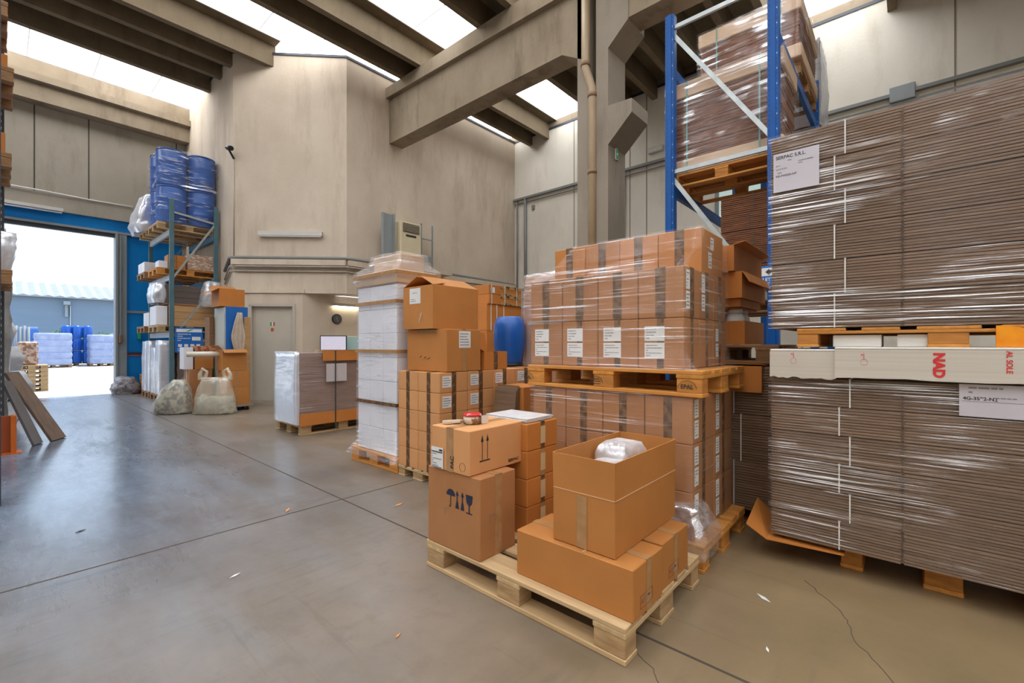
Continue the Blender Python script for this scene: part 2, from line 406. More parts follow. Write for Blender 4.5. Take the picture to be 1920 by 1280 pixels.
def open_carton(x0, x1, y0, y1, z0, z1, label, m=None, flaps={}, cat='box', minr=None, th=.005, group=None, name='open_carton'):
    t = thing(name, ((x0+x1)/2, (y0+y1)/2, z0), label, cat, group); m = m or kraft
    M = MB()
    M.box(x0+th, x1-th, y0+th, y1-th, z0+.001, z0+th); M.box(x0, x0+th, y0, y1, z0, z1); M.box(x1-th, x1, y0, y1, z0, z1)
    M.box(x0+th, x1-th, y0, y0+th, z0, z1); M.box(x0+th, x1-th, y1-th, y1, z0, z1); M.build('body', m, t)
    for k, (ang, ln) in flaps.items():
        a = math.radians(ang); s, c = math.sin(a), math.cos(a)
        if k == '-x': p = [(x0, y0, z1), (x0, y1, z1), (x0-s*ln, y1-.01, z1+c*ln), (x0-s*ln, y0+.01, z1+c*ln)]; d = (th*c, 0, th*s)
        if k == '+x': p = [(x1, y0, z1), (x1, y1, z1), (x1+s*ln, y1-.01, z1+c*ln), (x1+s*ln, y0+.01, z1+c*ln)]; d = (-th*c, 0, th*s)
        if k == '-y': p = [(x0, y0, z1), (x1, y0, z1), (x1-.01, y0-s*ln, z1+c*ln), (x0+.01, y0-s*ln, z1+c*ln)]; d = (0, th*c, th*s)
        if k == '+y': p = [(x0, y1, z1), (x1, y1, z1), (x1-.01, y1+s*ln, z1+c*ln), (x0+.01, y1+s*ln, z1+c*ln)]; d = (0, -th*c, th*s)
        MB().prism(p, d).build('flap', m, t)
    return t
TIER = ['bottom', 'second', 'third', 'fourth', 'fifth', 'sixth']
def sheets(mb, x0, x1, y0, y1, z0, z1, th=.0075, jit=.004, m=None, seed=0, gap=.82):
    rg = random.Random(seed); n = max(2, int(round((z1-z0)/th))); h = (z1-z0)/n
    for k in range(n):
        a, b, c, d = [rg.uniform(-jit, jit) for _ in range(4)]
        mb.box(x0+abs(a), x1-abs(b), y0+abs(c), y1-abs(d), z0+k*h, z0+(k+gap)*h, m)
    mb.box(x0+.012, x1-.012, y0+.012, y1-.012, z0, z1-.001, m)
    return mb

# ================================================ SETTING
XW, YU, YL, YD, XF = 3.34, 9.26, 9.91, 14.65, 10.67   # wall planes
B2 = (5.04, 9.26); A2 = (3.34, 10.96); CL = (4.39, 9.91)
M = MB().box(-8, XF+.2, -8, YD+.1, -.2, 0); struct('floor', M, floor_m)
M = MB()   # joints sawn into the floor
M.box(1.775, 1.787, -8, YD, 0, .0012); M.box(-8, 2.9, 3.338, 3.35, 0, .0012)
struct('trim_1', M, plain('joint', (.07, .055, .04), .9))
rg = random.Random(3); M = MB()
for pts in ([(2.75, .40), (2.52, .22), (2.32, .16), (2.1, .02), (1.9, -.02), (1.7, -.12)], [(1.79, 1.0), (1.62, .72), (1.5, .62), (1.38, .57), (1.2, .38)]):
    q = []
    for a, b in zip(pts, pts[1:]):
        for k in range(8): q.append((a[0]+(b[0]-a[0])*k/8+rg.uniform(-.006, .006), a[1]+(b[1]-a[1])*k/8+rg.uniform(-.006, .006)))
    for a, b in zip(q, q[1:]): M.bar((a[0], a[1], .0006), (b[0], b[1], .0006), .0035, .0012)
struct('trim_2', M, plain('crack', (.10, .075, .05), .9))

def wallbox(name, m, *bx):
    M = MB()
    for b in bx: M.box(*b)
    return struct(name, M, m)
# office block: chamfered corner, upper wall, lower wall set back beneath it
M = MB()
M.prism([(XW, A2[1], 2.33), (B2[0], B2[1], 2.33), (XF, YU, 2.33), (XF, YU+.5, 2.33), (B2[0]+.2, YU+.5, 2.33), (XW+.5, A2[1]+.3, 2.33), (XW+.5, YD, 2.33), (XW, YD, 2.33)], (0, 0, 5.2))
struct('wall_office_upper', M, plaster)
M = MB()
def cu(s, n=0): return (XW+s*.70711-n*.70711, A2[1]-s*.70711-n*.70711)   # along the chamfer, n = proud of it
dL, dR = .30+.06, 1.22+.06
def cwall(M, s0, s1, z0, z1, n0=-.3, n1=0, m=None):
    return M.prism([(*cu(s0, n0), z0), (*cu(s1, n0), z0), (*cu(s1, n1), z0), (*cu(s0, n1), z0)], (0, 0, z1-z0), m)
sC = (CL[0]-XW)/.70711
cwall(M, -.0, dL, 0, 2.33); cwall(M, dR, sC, 0, 2.33); cwall(M, dL, dR, 2.07, 2.33)
M.box(XW, XW+.4, A2[1]-.03, YD, 0, 2.33)
M.box(CL[0]-.02, XF, YL, YL+.25, 0, 2.33)
struct('wall_office_lower', M, plaster)
M = MB(); cwall(M, dL, dR, 0, 2.07, -.12, -.07)
d = struct('door_1', M, plain('office door paint', (.56, .51, .43), .5))
M = MB(); cwall(M, dL-.03, dL+.03, 0, 2.07, -.07, .015); cwall(M, dR-.03, dR+.03, 0, 2.07, -.07, .015); cwall(M, dL-.03, dR+.03, 2.04, 2.1, -.07, .015)
M.build('door_frame', plain('door frame paint', (.50, .45, .39), .5), d)
M = MB(); a = cu(dR-.08, -.07); b = cu(dR-.08, -.02); c = cu(dR-.20, -.02)
M.tube([(*a, 1.03), (*b, 1.03), (*c, 1.03)], .011, n=8); M.build('door_handle', black, d)
M = MB(); FC = lambda u, v, o=0: Vector((*cu(dL+u, -.07+o), v))
quadp(M, FC, .385, .42, 1.62, 1.70, .001, plain('flag green', (.05, .3, .12), .5)); quadp(M, FC, .42, .45, 1.62, 1.70, .001, paper); quadp(M, FC, .45, .48, 1.62, 1.70, .001, plain('flag red', (.5, .06, .05), .5))
quadp(M, FC, .40, .46, 1.50, 1.57, .001, orange_p); M.build('sticker', paper, d)
M = MB(); M.prism([(*cu(0, .0), 2.33), (*cu(sC+.02, 0), 2.33), (*cu(sC+.02, .03), 2.33), (*cu(0, .03), 2.33)], (0, 0, .09)); struct('trim_3', M, plaster)
# ledge mouldings at 3 m
M = MB()
cwall(M, 0, 2.404, 2.93, 3.05, -.01, .10); cwall(M, 0, 2.404, 2.86, 2.9, -.01, .04)
M.box(5.04, XF, YU-.10, YU, 2.93, 3.05); M.box(5.5, 7.7, YU-.45, YU, 2.98, 3.05)
struct('trim_4', M, plaster)
for k, (zz, nn, r) in enumerate(((3.09, .05, .035), (2.90, .075, .022), (2.80, .03, .018))):
    M = MB(); M.tube([(XW-.03, 11.4, zz-.25), (XW-.04, A2[1]+.1, zz), (*cu(.1, nn), zz), (*cu(2.38, nn), zz), (B2[0]+.06, YU-nn, zz), (8.0, YU-nn, zz-.02*k), (XF-.06, YU-nn, zz-.04)], r, n=8)
    tag(M.build('conduit_pipe', conduit if k == 0 else conduit_paint), ['thick grey conduit running along the office ledge, uppermost of three', 'middle painted conduit under the office ledge', 'thin lowest painted conduit under the office ledge'][k], 'pipe')
# far wall
M = MB(); M.box(XF, XF+.25, -8, 3.1-.78, 0, 7.55); M.box(XF, XF+.25, 3.22, YU+.6, 0, 7.55); M.box(XF, XF+.25, 2.31, 3.23, 0, 3.99); M.box(XF, XF+.25, 2.31, 3.23, 4.82, 7.55)
struct('wall_far', M, plaster_far)
M = MB()
for y in (7.05, 5.35, 4.9, 1.6, -.6): M.box(XF-.006, XF, y-.012, y+.012, 0, 7.5)
struct('trim_5', M, plain('panel joint', (.27, .22, .16), .8))
w = MB().box(XF+.05, XF+.08, 2.31, 3.23, 3.99, 4.82).build('window_1', glass_g); w['kind'] = 'structure'
M = MB(); M.box(XF-.02, XF+.1, 2.27, 2.33, 3.95, 4.86); M.box(XF-.02, XF+.1, 3.2, 3.27, 3.95, 4.86); M.box(XF-.02, XF+.1, 2.3, 3.23, 3.95, 4.02); M.box(XF-.02, XF+.1, 2.3, 3.23, 4.79, 4.86); M.box(XF-.01, XF+.06, 2.7, 2.75, 4, 4.8)
M.build('window_frame', grey_post, w)
# door wall
M = MB(); M.box(-8, 3.36, YD, YD+.3, 4.25, 7.6); M.box(-8, 3.36, YD-.10, YD, 4.25, 4.62); M.box(-8, -2.6, YD, YD+.3, 0, 4.25); M.box(3.25, 3.6, YD, YD+.3, 0, 4.3)
struct('wall_back', M, concrete_wall)
M = MB()
for x in (.52, 1.41, 3.12): M.box(x-.012, x+.012, YD-.004, YD, 4.62, 6.6)
struct('trim_6', M, plain('dark joint', (.07, .06, .045), .9))
M = MB().box(-8, 3.34, YD-.02, YD+.3, 3.98, 4.25); t6 = M.build('trim_7', door_blue); t6['kind'] = 'structure'
M = MB(); M.box(-8, 3.34, YD-.06, YD+.05, 3.93, 3.98); M.box(-8, 2.05, YD, YD+.1, 3.84, 3.93, dark_steel); M.build('rail', grey_post, t6)
d = MB().box(2.07, 3.25, YD+.03, YD+.09, .04, 3.93).build('door_2', door_blue); d['kind'] = 'structure'
M = MB(); M.box(2.09, 3.25, YD, YD+.04, 2.0, 2.06); M.box(2.09, 3.25, YD, YD+.04, .98, 1.02, dark_steel); M.box(2.09, 3.25, YD+.01, YD+.04, .92, .95, plain('red bar', (.4, .06, .03), .5)); M.box(2.07, 3.3, YD, YD+.09, 0, .05, dark_steel)
M.build('door_rail', grey_post, d)
M = MB(); M.box(1.90, 2.10, YD-.05, YD+.2, 0, 3.98); M.box(1.88, 1.92, YD-.1, YD+.2, 0, 3.98); M.box(1.96, 1.98, YD-.12, YD-.05, 1.45, 3.9); t = struct('trim_8', M, grey_post)
tag(MB().box(1.94, 2.0, YD-.17, YD-.05, 1.25, 1.45, bev=.01).build('door_lock', plain('rusty', (.2, .1, .05), .7)), 'rusty latch box on the grey post beside the blue door', 'latch')
# shell behind the camera
wallbox('wall_left', plaster_far, (-8.2, -8, -8, YD, 0, 7.7)); wallbox('wall_front', plaster_far, (-8.2, XF+.2, -8.2, -8, 0, 7.7))
# roof: ribbed slabs between skylights, main beam, pillar
def rib(M, y, x0, x1, w=.13): M.box(x0, x1, y, y+w, 7.25, 7.72)
def slab(ribs, y0, y1, x0, x1):
    M = MB(); M.box(x0, x1, y0, y1, 7.70, 7.80)
    for y in ribs: rib(M, y, x0, x1)
    struct('ceiling', M, slab_m)
slab((10.36, 11.0, 11.68, 12.5), 10.1, 12.75, -8, 3.98)
slab((7.92, 8.55), 7.66, 8.95, -8, XF)
slab((5.30, 6.06), 5.05, 6.4, -8, XF)
for y in (2.75, .2, -2.35, -4.9): slab((y, y+.76), y-.25, y+1.1, -8, 6.3)
slab((-7.45,), -8, -6.7, -8, XF)
slab((4.62, 3.95, 3.28, 2.6, 1.95), 1.85, 5.05, 6.3, XF)
slab((.15, -.55, -2.3, -3), -6.7, .35, 6.3, XF)
M = MB(); M.box(-8, XW, 14.33, YD, 6.56, 7.45); M.box(-8, XW, 14.2, 14.33, 6.95, 7.1); struct('trim_9', M, concrete)
def sky(n, x0, x1, y0, y1, z=7.74):
    o = MB().box(x0, x1, y0, y1, z, z+.03).build('window_%d' % n, pane_m); o['kind'] = 'structure'
    M = MB()
    k = x0
    while k < x1: M.box(k-.012, k+.012, y0, y1, z-.012, z); k += 1.05
    M.box(x0, x1, y0-.02, y0+.02, z-.03, z); M.box(x0, x1, y1-.02, y1+.02, z-.03, z); M.build('glazing_bar', plain('glazing bar', (.6, .6, .6), .6, emit=.72), o)  # bars given a faint glow of their own to stay pale against the panes
sky(2, -8, 3.4, 12.75, 14.35, 7.47)
sky(3, -8, 5.9, 8.95, 10.1); sky(4, -8, XF, 6.4, 7.66); sky(5, 5.9, XF, 8.95, YU+.3)
sky(6, -8, 6.3, 3.85, 5.05); sky(7, -8, 6.3, 1.3, 2.5); sky(8, -8, 6.3, -1.25, -.05); sky(9, -8, 6.3, -3.8, -2.6); sky(10, -8, 6.3, -6.7, -5.15)
sky(11, 6.3, XF, .35, 1.85); sky(12, 3.98, 5.9, 10.1, 11.4)
M = MB(); M.box(XF, XF+.3, -8, YU+.5, 7.5, 7.8); M.box(-8, 3.5, 12.6, 12.75, 7.45, 7.8); struct('trim_10', M, concrete)
M = MB()
M.prism([(6.12, 3.9, 5.98), (6.12, YU, 5.98), (6.12, YU, 7.0), (6.12, 3.9, 7.0)], (.38, 0, 0))
M.prism([(6.02, 3.9, 6.86), (6.02, YU, 7.02), (6.02, YU, 7.25), (6.02, 3.9, 7.25)], (.62, 0, 0))
M.prism([(6.12, 3.9, 5.75), (6.12, 4.28, 5.98), (6.12, 3.9, 5.98)], (.38, 0, 0))
struct('ceiling_beam', M, concrete)
M = MB(); M.box(6.14, 6.55, -8, 3.43, 6.05, 7.25); struct('ceiling_beam', M, concrete)
M = MB()
M.box(6.12, 6.67, 3.43, 3.64, 0, 7.4); M.box(6.12, 6.67, 3.76, 3.98, 0, 7.4); M.box(6.34, 6.66, 3.6, 3.8, 0, 7.4)
M.prism([(6.12, 3.43, 4.26), (6.12, 3.04, 4.63), (6.12, 3.04, 4.83), (6.12, 3.43, 4.85)], (.54, 0, 0))
M.prism([(6.12, 3.43, 5.73), (6.12, 3.10, 6.02), (6.12, 3.10, 6.5), (6.12, 3.43, 6.5)], (.54, 0, 0))
struct('pillar', M, pillar_m)
t = thing('drain_pipe', (6.05, 3.7, 0), 'beige drain pipe running down the groove of the concrete pillar', 'pipe')
M = MB(); M.tube([(6.07, 3.80, 7.3), (6.07, 3.80, 5.55), (6.11, 3.7, 5.2), (6.11, 3.7, 0)], .065, n=16); M.build('pipe', beige_pipe, t)
for z in (5.6, 5.1, 3.9):
    y = 3.80 if z > 5.5 else 3.7; x = 6.07 if z > 5.5 else 6.11
    MB().tube([(x, y, z-.03), (x, y, z+.03)], .075, n=16).build('pipe_collar', plain('rusty collar', (.25, .15, .08), .6), t)
t = MB().box(6.34, 6.42, 3.415, 3.43, 4.10, 4.28).build('exit_sign', paper); tag(t, 'small green and white emergency exit arrow sign on the concrete pillar', 'sign')
M = MB(); F = FY(6.34, 3.415, 4.10); quadp(M, F, .005, .075, .01, .17, 0, green_s); M.prism([F(.02, .09, .002), F(.045, .12, .002), F(.045, .1, .002), F(.065, .1, .002), F(.065, .08, .002), F(.045, .08, .002), F(.045, .06, .002)], (0, -.0006, 0), paper); M.build('sign_face', green_s, t)
M = MB(); e = .02
M.prism([(XW-.02, YD, 7.50), (XW-.02, A2[1]-.01, 7.50), (B2[0]-.01, YU-.02, 7.50), (XF, YU-.02, 7.50), (XF, YU+.02, 7.50), (B2[0], YU+.02, 7.50), (XW+.03, A2[1], 7.50), (XW+.03, YD, 7.50)], (0, 0, .05)); M.box(XF-.02, XF+.02, -8, YU, 7.50, 7.56)
struct('trim_12', M, dark_steel)
# ================================================ WALL FITTINGS
t = thing('security_camera', (*cu(.03, .02), 5.25), 'small black security camera on the office corner high up', 'camera')
M = MB(); p = cu(.02, .0); q = cu(-.02, .14); M.tube([(*p, 5.22), (*cu(0, .07), 5.3), (*q, 5.38)], .022, n=8); M.build('bracket', black, t)
M = MB(); M.tube([(*cu(-.06, .10), 5.42), (*cu(.08, .22), 5.36)], .05, n=12); M.build('camera_head', black, t)
tag(MB().tube([(*cu(.02, .01), 5.22), (*cu(.02, .01), 3.1)], .012, n=6).build('cable', conduit_paint), 'thin cable down the office corner below the security camera', 'cable')
t = thing('strip_light', (*cu(1.2, .05), 3.6), 'unlit long white strip light on the angled office wall', 'light')
cwall(MB(), .56, 1.90, 3.57, 3.66, 0, .09).build('housing', fix_w, t); cwall(MB(), .58, 1.88, 3.545, 3.57, .01, .08).build('diffuser', plain('diffuser', (.72, .70, .66), .4), t)
t = thing('strip_light', (5.7, YL-.05, 2.1), 'lit warm fluorescent strip above the computer desk', 'light')
MB().box(5.0, 6.5, YL-.10, YL, 2.10, 2.16).build('housing', fix_w, t); MB().tube([(5.04, YL-.07, 2.075), (6.46, YL-.07, 2.075)], .022, n=10).build('lamp_tube', tube_m, t)
t = thing('strip_light', (.6, YD-.1, 4.2), 'white strip light tube above the big doorway', 'light')
MB().box(-.6, .97, YD-.19, YD-.1, 4.24, 4.31).build('housing', fix_w, t); MB().tube([(-.58, YD-.145, 4.215), (.95, YD-.145, 4.215)], .02, n=8).build('lamp_tube', plain('off tube', (.8, .8, .82), .3), t)
t = thing('wall_clock', (5.14, YL-.02, 1.80), 'round black wall clock above the computer monitors', 'clock')
FK = FY(5.14, YL, 1.80)
def disc(F, r, o0, o1, m, n=28): return MB().prism([F(r*math.cos(2*math.pi*k/n), r*math.sin(2*math.pi*k/n), o0) for k in range(n)], F(0, 0, o1)-F(0, 0, o0), m)
disc(FK, .115, 0, .03, black).build('rim', black, t); disc(FK, .095, .03, .033, dark_steel).build('dial', plain('clock dial', (.10, .09, .10), .5), t)
M = MB()
for a, l in ((100, .05), (-75, .065)):
    a = math.radians(a); M.bar(FK(0, 0, .036), FK(math.cos(a)*l, math.sin(a)*l, .036), .006, .003)
M.build('clock_hand', paper, t)
tag(MB().tube([(-2, YD-.12, 4.64), (.6, YD-.13, 4.65), (1.4, YD-.12, 4.63), (2.2, YD-.12, 4.64)], .014, n=6).build('cable', paper), 'thin white cable along the concrete ledge above the doorway', 'cable')
# desk with monitors
t = thing('office_desk', (5.5, 9.55, 0), 'pale office desk under the lit strip light', 'desk')
MB().box(4.75, 6.6, 9.2, 9.88, .72, .75).build('desktop', cream, t)
for x in (4.8, 6.5):
    for y in (9.24, 9.8): MB().box(x, x+.05, y, y+.05, 0, .72).build('leg', grey_steel, t)
def monitor(cx, cy, z, w, h, ang, label, rim, scr):
    R = Matrix.Translation((cx, cy, z)) @ Matrix.Rotation(math.radians(ang), 4, 'Z')
    t = thing('computer_monitor', (cx, cy, z), label, 'monitor')
    MB().box(-w/2, w/2, -.015, .025, .13, .13+h, M=R, bev=.004).build('casing', rim, t)
    MB().box(-w/2+.018, w/2-.018, -.018, -.014, .148, .112+h, M=R).build('screen', scr, t)
    MB().box(-.03, .03, .005, .03, .012, .2, M=R).build('stand', black, t); MB().box(-.12, .12, -.08, .1, 0, .012, M=R).build('foot', black, t)
monitor(4.86, 9.5, .95, .56, .33, -40, 'black rimmed computer monitor showing a pale screen', black, screen_m)
monitor(5.27, 9.42, .95, .46, .32, -38, 'grey rimmed computer monitor with greenish screen, right of the black one', cream, screen_g)
t = MB().box(4.75, 5.9, 9.22, 9.86, .75, .95, bev=.01).build('desk_riser', cream); tag(t, 'low cream riser on the desk carrying the monitors', 'shelf')
M = MB()
for a in range(4): M.box(5.25+.0, 5.62, 9.25+a*.035, 9.28+a*.035, .965, .975)
M.box(5.24, 5.64, 9.24, 9.40, .95, .966); tag(M.build('keyboard', black), 'black keyboard before the grey monitor', 'keyboard')
tag(MB().box(4.62, 4.70, YL-.02, YL, 1.02, 1.10, bev=.005).build('wall_switch', plain('switch white', (.7, .65, .55), .5)), 'cream wall switch left of the monitors', 'switch')
# air conditioner, ladder frame, metal panel on the ledge
t = thing('air_conditioner', (6.45, 9.02, 3.05), 'cream upright air conditioner with dark top grille on the ledge', 'air conditioner')
MB().box(6.17, 6.75, 8.86, 9.18, 3.05, 4.10, bev=.01).build('casing', cream, t)
g = MB().box(6.23, 6.69, 8.845, 8.86, 3.86, 4.06).build('grille', dark_steel, t)
M = MB()
for k in range(6): M.box(6.23, 6.69, 8.835, 8.846, 3.88+k*.03, 3.887+k*.03)
M.build('grille_slats', cream, g); MB().box(6.31, 6.6, 8.85, 8.86, 3.76, 3.80).build('control_strip', black, t)
tag(MB().box(5.78, 6.05, 8.98, 9.02, 3.05, 4.22).box(5.76, 5.79, 8.95, 9.03, 3.05, 4.22).box(6.04, 6.08, 8.95, 9.03, 3.05, 4.24).build('sheet_metal', grey_steel), 'grey sheet metal panel standing on the ledge left of the air conditioner', 'panel')
t = thing('ladder', (7.1, 9.1, 3.05), 'thin grey metal ladder frame right of the air conditioner', 'ladder')
for x in (6.93, 7.28): MB().box(x-.015, x+.015, 9.08, 9.11, 3.05, 4.22).build('rail', grey_steel, t)
for z in (3.3, 3.85): MB().box(6.93, 7.28, 9.085, 9.105, z-.012, z+.012 + (.12 if z < 3.5 else 0)).build('rung', grey_steel, t)
# far wall conduits
def pipe(pts, r, lab, m=conduit): tag(MB().tube(pts, r, m, n=8).build('conduit_pipe', m), lab, 'pipe')
x = XF-.05
tag(MB().box(XF-.09, XF, -8, YU-.02, 5.66, 5.72).build('cable_tray', conduit), 'long horizontal grey cable tray across the far wall', 'cable tray')
pipe([(x, YU-.05, 5.55), (x, -7.5, 5.52)], .02, 'thin horizontal conduit just beneath the cable tray')
pipe([(x, 8.79, 5.66), (x, 8.79, 2)], .045, 'thick vertical dark conduit near the far corner')
pipe([(x, 9.12, 5.66), (x, 9.12, 2)], .025, 'thin vertical conduit in the far corner')
pipe([(x, 5.50, 5.66), (x, 5.50, 0)], .03, 'vertical pale conduit right of the pillar', conduit_paint)
tag(MB().box(XF-.05, XF, 8.45, 8.55, 5.28, 5.42, bev=.01).build('junction_box', conduit), 'small round grey junction box by the far corner conduit', 'box')
tag(MB().box(XF-.10, XF, -.1, .25, 5.55, 5.82, bev=.01).build('wall_box', grey_steel), 'grey wall box under the tray above the stacked cartons', 'box')
M = MB(); M.box(XF-.08, XF, 4.45, 4.85, 5.92, 6.06, bev=.02); tag(M.build('emergency_light', fix_w), 'white emergency light on far wall above the cable tray', 'light')

# ================================================ FOREGROUND PALLET AND BOXES
pallet('p', 1.96, 1.40, 0, 'y', 'pale wooden pallet in front carrying loose cartons', 'pale')
H0 = .144
def symb(M, F, u, v, s, m):   # two arrows over a bar
    for du in (0, .24*s):
        quadp(M, F, u+du-.012*s, u+du+.012*s, v, v+.62*s, .001, m, .0006)
        M.prism([F(u+du-.06*s, v+.58*s, .001), F(u+du+.06*s, v+.58*s, .001), F(u+du, v+.8*s, .001)], F(0, 0, .0016)-F(0, 0, .001), m)
    quadp(M, F, u-.12*s, u+.36*s, v-.06*s, v-.02*s, .001, m, .0006)
# tall carton with printed symbols
t = carton(1.56, 1.83, 1.58, 1.99, H0, .555, 'tall carton with blue umbrella and glass symbols, front left on the pale pallet', kraft_grey, tape_tan, tx=False)
F = FX(1.562, 1.988, H0); M = MB()
n = 10; c = (.19, .285)
M.prism([F(c[0]+.034*math.cos(math.pi*k/n), c[1]+.034*math.sin(math.pi*k/n), .001) for k in range(n+1)], (-.0006, 0, 0)); quadp(M, F, c[0]-.002, c[0]+.002, c[1]-.055, c[1], .001); quadp(M, F, c[0]-.012, c[0]+.002, c[1]-.058, c[1]-.053, .001)
for du in (.05, .09):
    quadp(M, F, c[0]+du-.003, c[0]+du+.003, c[1]-.055, c[1]+.02, .001)
    M.prism([F(c[0]+du-.012, c[1]+.01, .001), F(c[0]+du+.012, c[1]+.01, .001), F(c[0]+du, c[1]+.035, .001)], (-.0006, 0, 0))
    M.prism([F(c[0]+du-.014, c[1]-.058, .001), F(c[0]+du+.014, c[1]-.058, .001), F(c[0]+du+.006, c[1]-.02, .001), F(c[0]+du-.006, c[1]-.02, .001)], (-.0006, 0, 0))
M.prism([F(c[0]+.115, c[1]+.03, .001), F(c[0]+.165, c[1]+.03, .001), F(c[0]+.16, c[1]-.01, .001), F(c[0]+.14, c[1]-.028, .001), F(c[0]+.12, c[1]-.01, .001)], (-.0006, 0, 0)); quadp(M, F, c[0]+.137, c[0]+.143, c[1]-.06, c[1]-.025, .001); quadp(M, F, c[0]+.118, c[0]+.162, c[1]-.064, c[1]-.059, .001)
M.build('printed_symbols', ink_blue, t)
M = MB(); quadp(M, F, .14, .18, .213, .215, .001, m=ink_grey); quadp(M, F, .14, .142, .17, .215, .001, m=ink_grey); F2 = FY(1.562, 1.582, H0); quadp(M, F2, .07, .11, .213, .215, .001, m=ink_grey); quadp(M, F2, .07, .072, .17, .215, .001, m=ink_grey); M.build('fold_mark', ink_grey, t)
# carton with arrows on top
t = carton(1.55, 1.985, 1.645, 1.945, .555, .785, 'taped carton with two black arrows, lying on the tall symbol carton', kraft_pale, tape_tan, ty=False, tw=.055)
F = FY(1.552, 1.647, .555); M = MB(); symb(M, F, .09, .07, .16, ink); textm(M, F, 'SERPAC', .29, .02, .021, .002, ink, sx=1.2, bold=.0006)
F = FX(1.552, 1.943, .555); textm(M, F, 'PAC', .18, .02, .035, .003, ink, rot=math.pi/2, bold=.001)
for k in range(20):
    a = k*math.pi/10; M.bar(F(.245+.022*math.cos(a), .04+.022*math.sin(a), .001), F(.245+.022*math.cos(a+.31), .04+.022*math.sin(a+.31), .001), .0012, .0008, ink)
M.build('printing', ink, t)
F = FX(1.5485, 1.943, .555); lb = quadp(MB(), F, .004, .10, .005, .115, .001).build('paper_label', paper, t)
M = MB(); quadp(M, F, .008, .096, .088, .093, .003); quadp(M, F, .07, .095, .098, .107, .003); bars(M, F, .01, .09, .012, .085, 6, .003, ink_grey, 5); quadp(M, F, .01, .09, .008, .011, .003); M.build('print', ink, lb)
# tape gun and roll
t = thing('tape_dispenser', (1.72, 1.8, .785), 'red topped tape dispenser with pale handle lying on the arrow carton', 'tape dispenser')
M = MB(); M.tube([(1.72, 1.80, .787), (1.72, 1.80, .828)], .05, n=24); M.build('tape_roll', tinp, t)
M = MB(); M.tube([(1.72, 1.80, .829), (1.72, 1.80, .841)], [.054, .047], n=24); M.build('cover', plain('glossy red', (.6, .02, .03), .25, c2=(.8, .5, .5), s=25, lo=.55, hi=.6), t)
MB().bar((1.665, 1.84, .80), (1.60, 1.91, .795), .022, .014).build('handle', plain('handle cream', (.7, .62, .5), .4), t)
MB().box(1.735, 1.785, 1.742, 1.747, .787, .83).build('blade_guard', plain('clear guard', (.75, .7, .65), .2), t)
tag(MB().bar((1.60, 1.88, .793), (1.70, 1.86, .793), .02, .012).build('paper_strip', plain('strip cream', (.62, .5, .38), .6)), 'pale cardboard strip beside the tape dispenser', 'strip')
# stack of four cartons behind
for k in range(4):
    z = H0+k*.157
    t = carton(1.95, 2.24, 1.60, 1.97, z, z+.157, ['lowest', 'second lowest', 'second highest', 'topmost'][k]+' orange carton in the four high stack behind the arrow carton', kraft_warm, tape_brown if k % 2 else tape_tan, tx=False, group='cartons stacked at the back of the front pallet', tw=.035)
    quadp(MB(), FY(1.952, 1.602, z), .12, .165, .03, .13, .002).build('tape_patch', plain('pale tape', (.60, .44, .24), .4), t)
M = MB()
rg = random.Random(4)
for k in range(5): M.box(1.97+rg.uniform(-.01, .01), 2.22+rg.uniform(-.01, .01), 1.62, 1.95, .774+k*.004, .777+k*.004)
tag(M.build('plastic_sheets', plain('pale sheets', (.72, .70, .70), .35, c2=(.6, .58, .58), s=14)), 'loose pale plastic sheets on top of the four high carton stack', 'sheets')
# long carton, open carton, end carton
t = carton(1.605, 1.885, .79, 1.385, H0, .352, 'long plain carton lying at the front of the pale pallet', kraft, tape_tan, tx=False, tw=.04)
M = MB(); F = FY(1.607, .792, H0)
def stamp(M, F, u, v):
    for a in ((0, 0, .11, .002), (0, .05, .11, .052), (0, 0, .002, .052), (.108, 0, .11, .052)): quadp(M, F, u+a[0], u+a[2], v+a[1], v+a[3], .001, stamp_m, .0006)
    M.prism([F(u+.01, v+.02, .001), F(u+.025, v+.02, .001), F(u+.018, v+.036, .001)], (0, -.0006, 0), stamp_m)
    bars(M, F, u+.03, u+.1, v+.012, v+.034, 1, .001, ink_grey, 3); bars(M, F, u+.03, u+.09, v+.022, v+.044, 1, .001, ink_grey, 6)
stamp(M, F, .06, .03); M.build('stamp', None, t)
MB().box(1.605, 1.887, 1.02, 1.024, .350, .3525).build('lid_seam', crease, t)
t = carton(1.90, 2.21, .80, 1.39, H0, .352, 'plain carton with red stamp beside the long carton', kraft, tape_tan, tx=False, tw=.04)
M = MB(); stamp(M, FY(1.902, .802, H0), .07, .03); M.build('stamp', None, t)
t = thing('open_carton', (1.94, 1.04, .353), 'open topped kraft carton with upright flaps, holding clear plastic bags', 'box')
x0, x1, y0, y1, z0, zm, z1, th = 1.635, 2.255, .885, 1.19, .354, .585, .74, .005
M = MB(); M.box(x0+th, x1-th, y0+th, y1-th, z0+.001, z0+th); M.box(x0, x0+th, y0, y1, z0, zm); M.box(x1-th, x1, y0, y1, z0, zm); M.box(x0+th, x1-th, y0, y0+th, z0, zm); M.box(x0+th, x1-th, y1-th, y1, z0, zm)
M.build('body', kraft, t)
for p, d in (([(x0, y0, zm), (x0, y1, zm), (x0-.004, y1+.002, z1), (x0-.004, y0-.002, z1)], (th, 0, 0)), ([(x1, y0, zm), (x1, y1, zm), (x1+.004, y1+.002, z1), (x1+.004, y0-.002, z1)], (-th, 0, 0)),
             ([(x0+.002, y0, zm), (x1-.002, y0, zm), (x1, y0-.004, z1), (x0, y0-.004, z1)], (0, th, 0)), ([(x0+.002, y1, zm), (x1-.002, y1, zm), (x1, y1+.004, z1), (x0, y1+.004, z1)], (0, -th, 0))):
    MB().prism(p, d).build('flap', kraft, t)
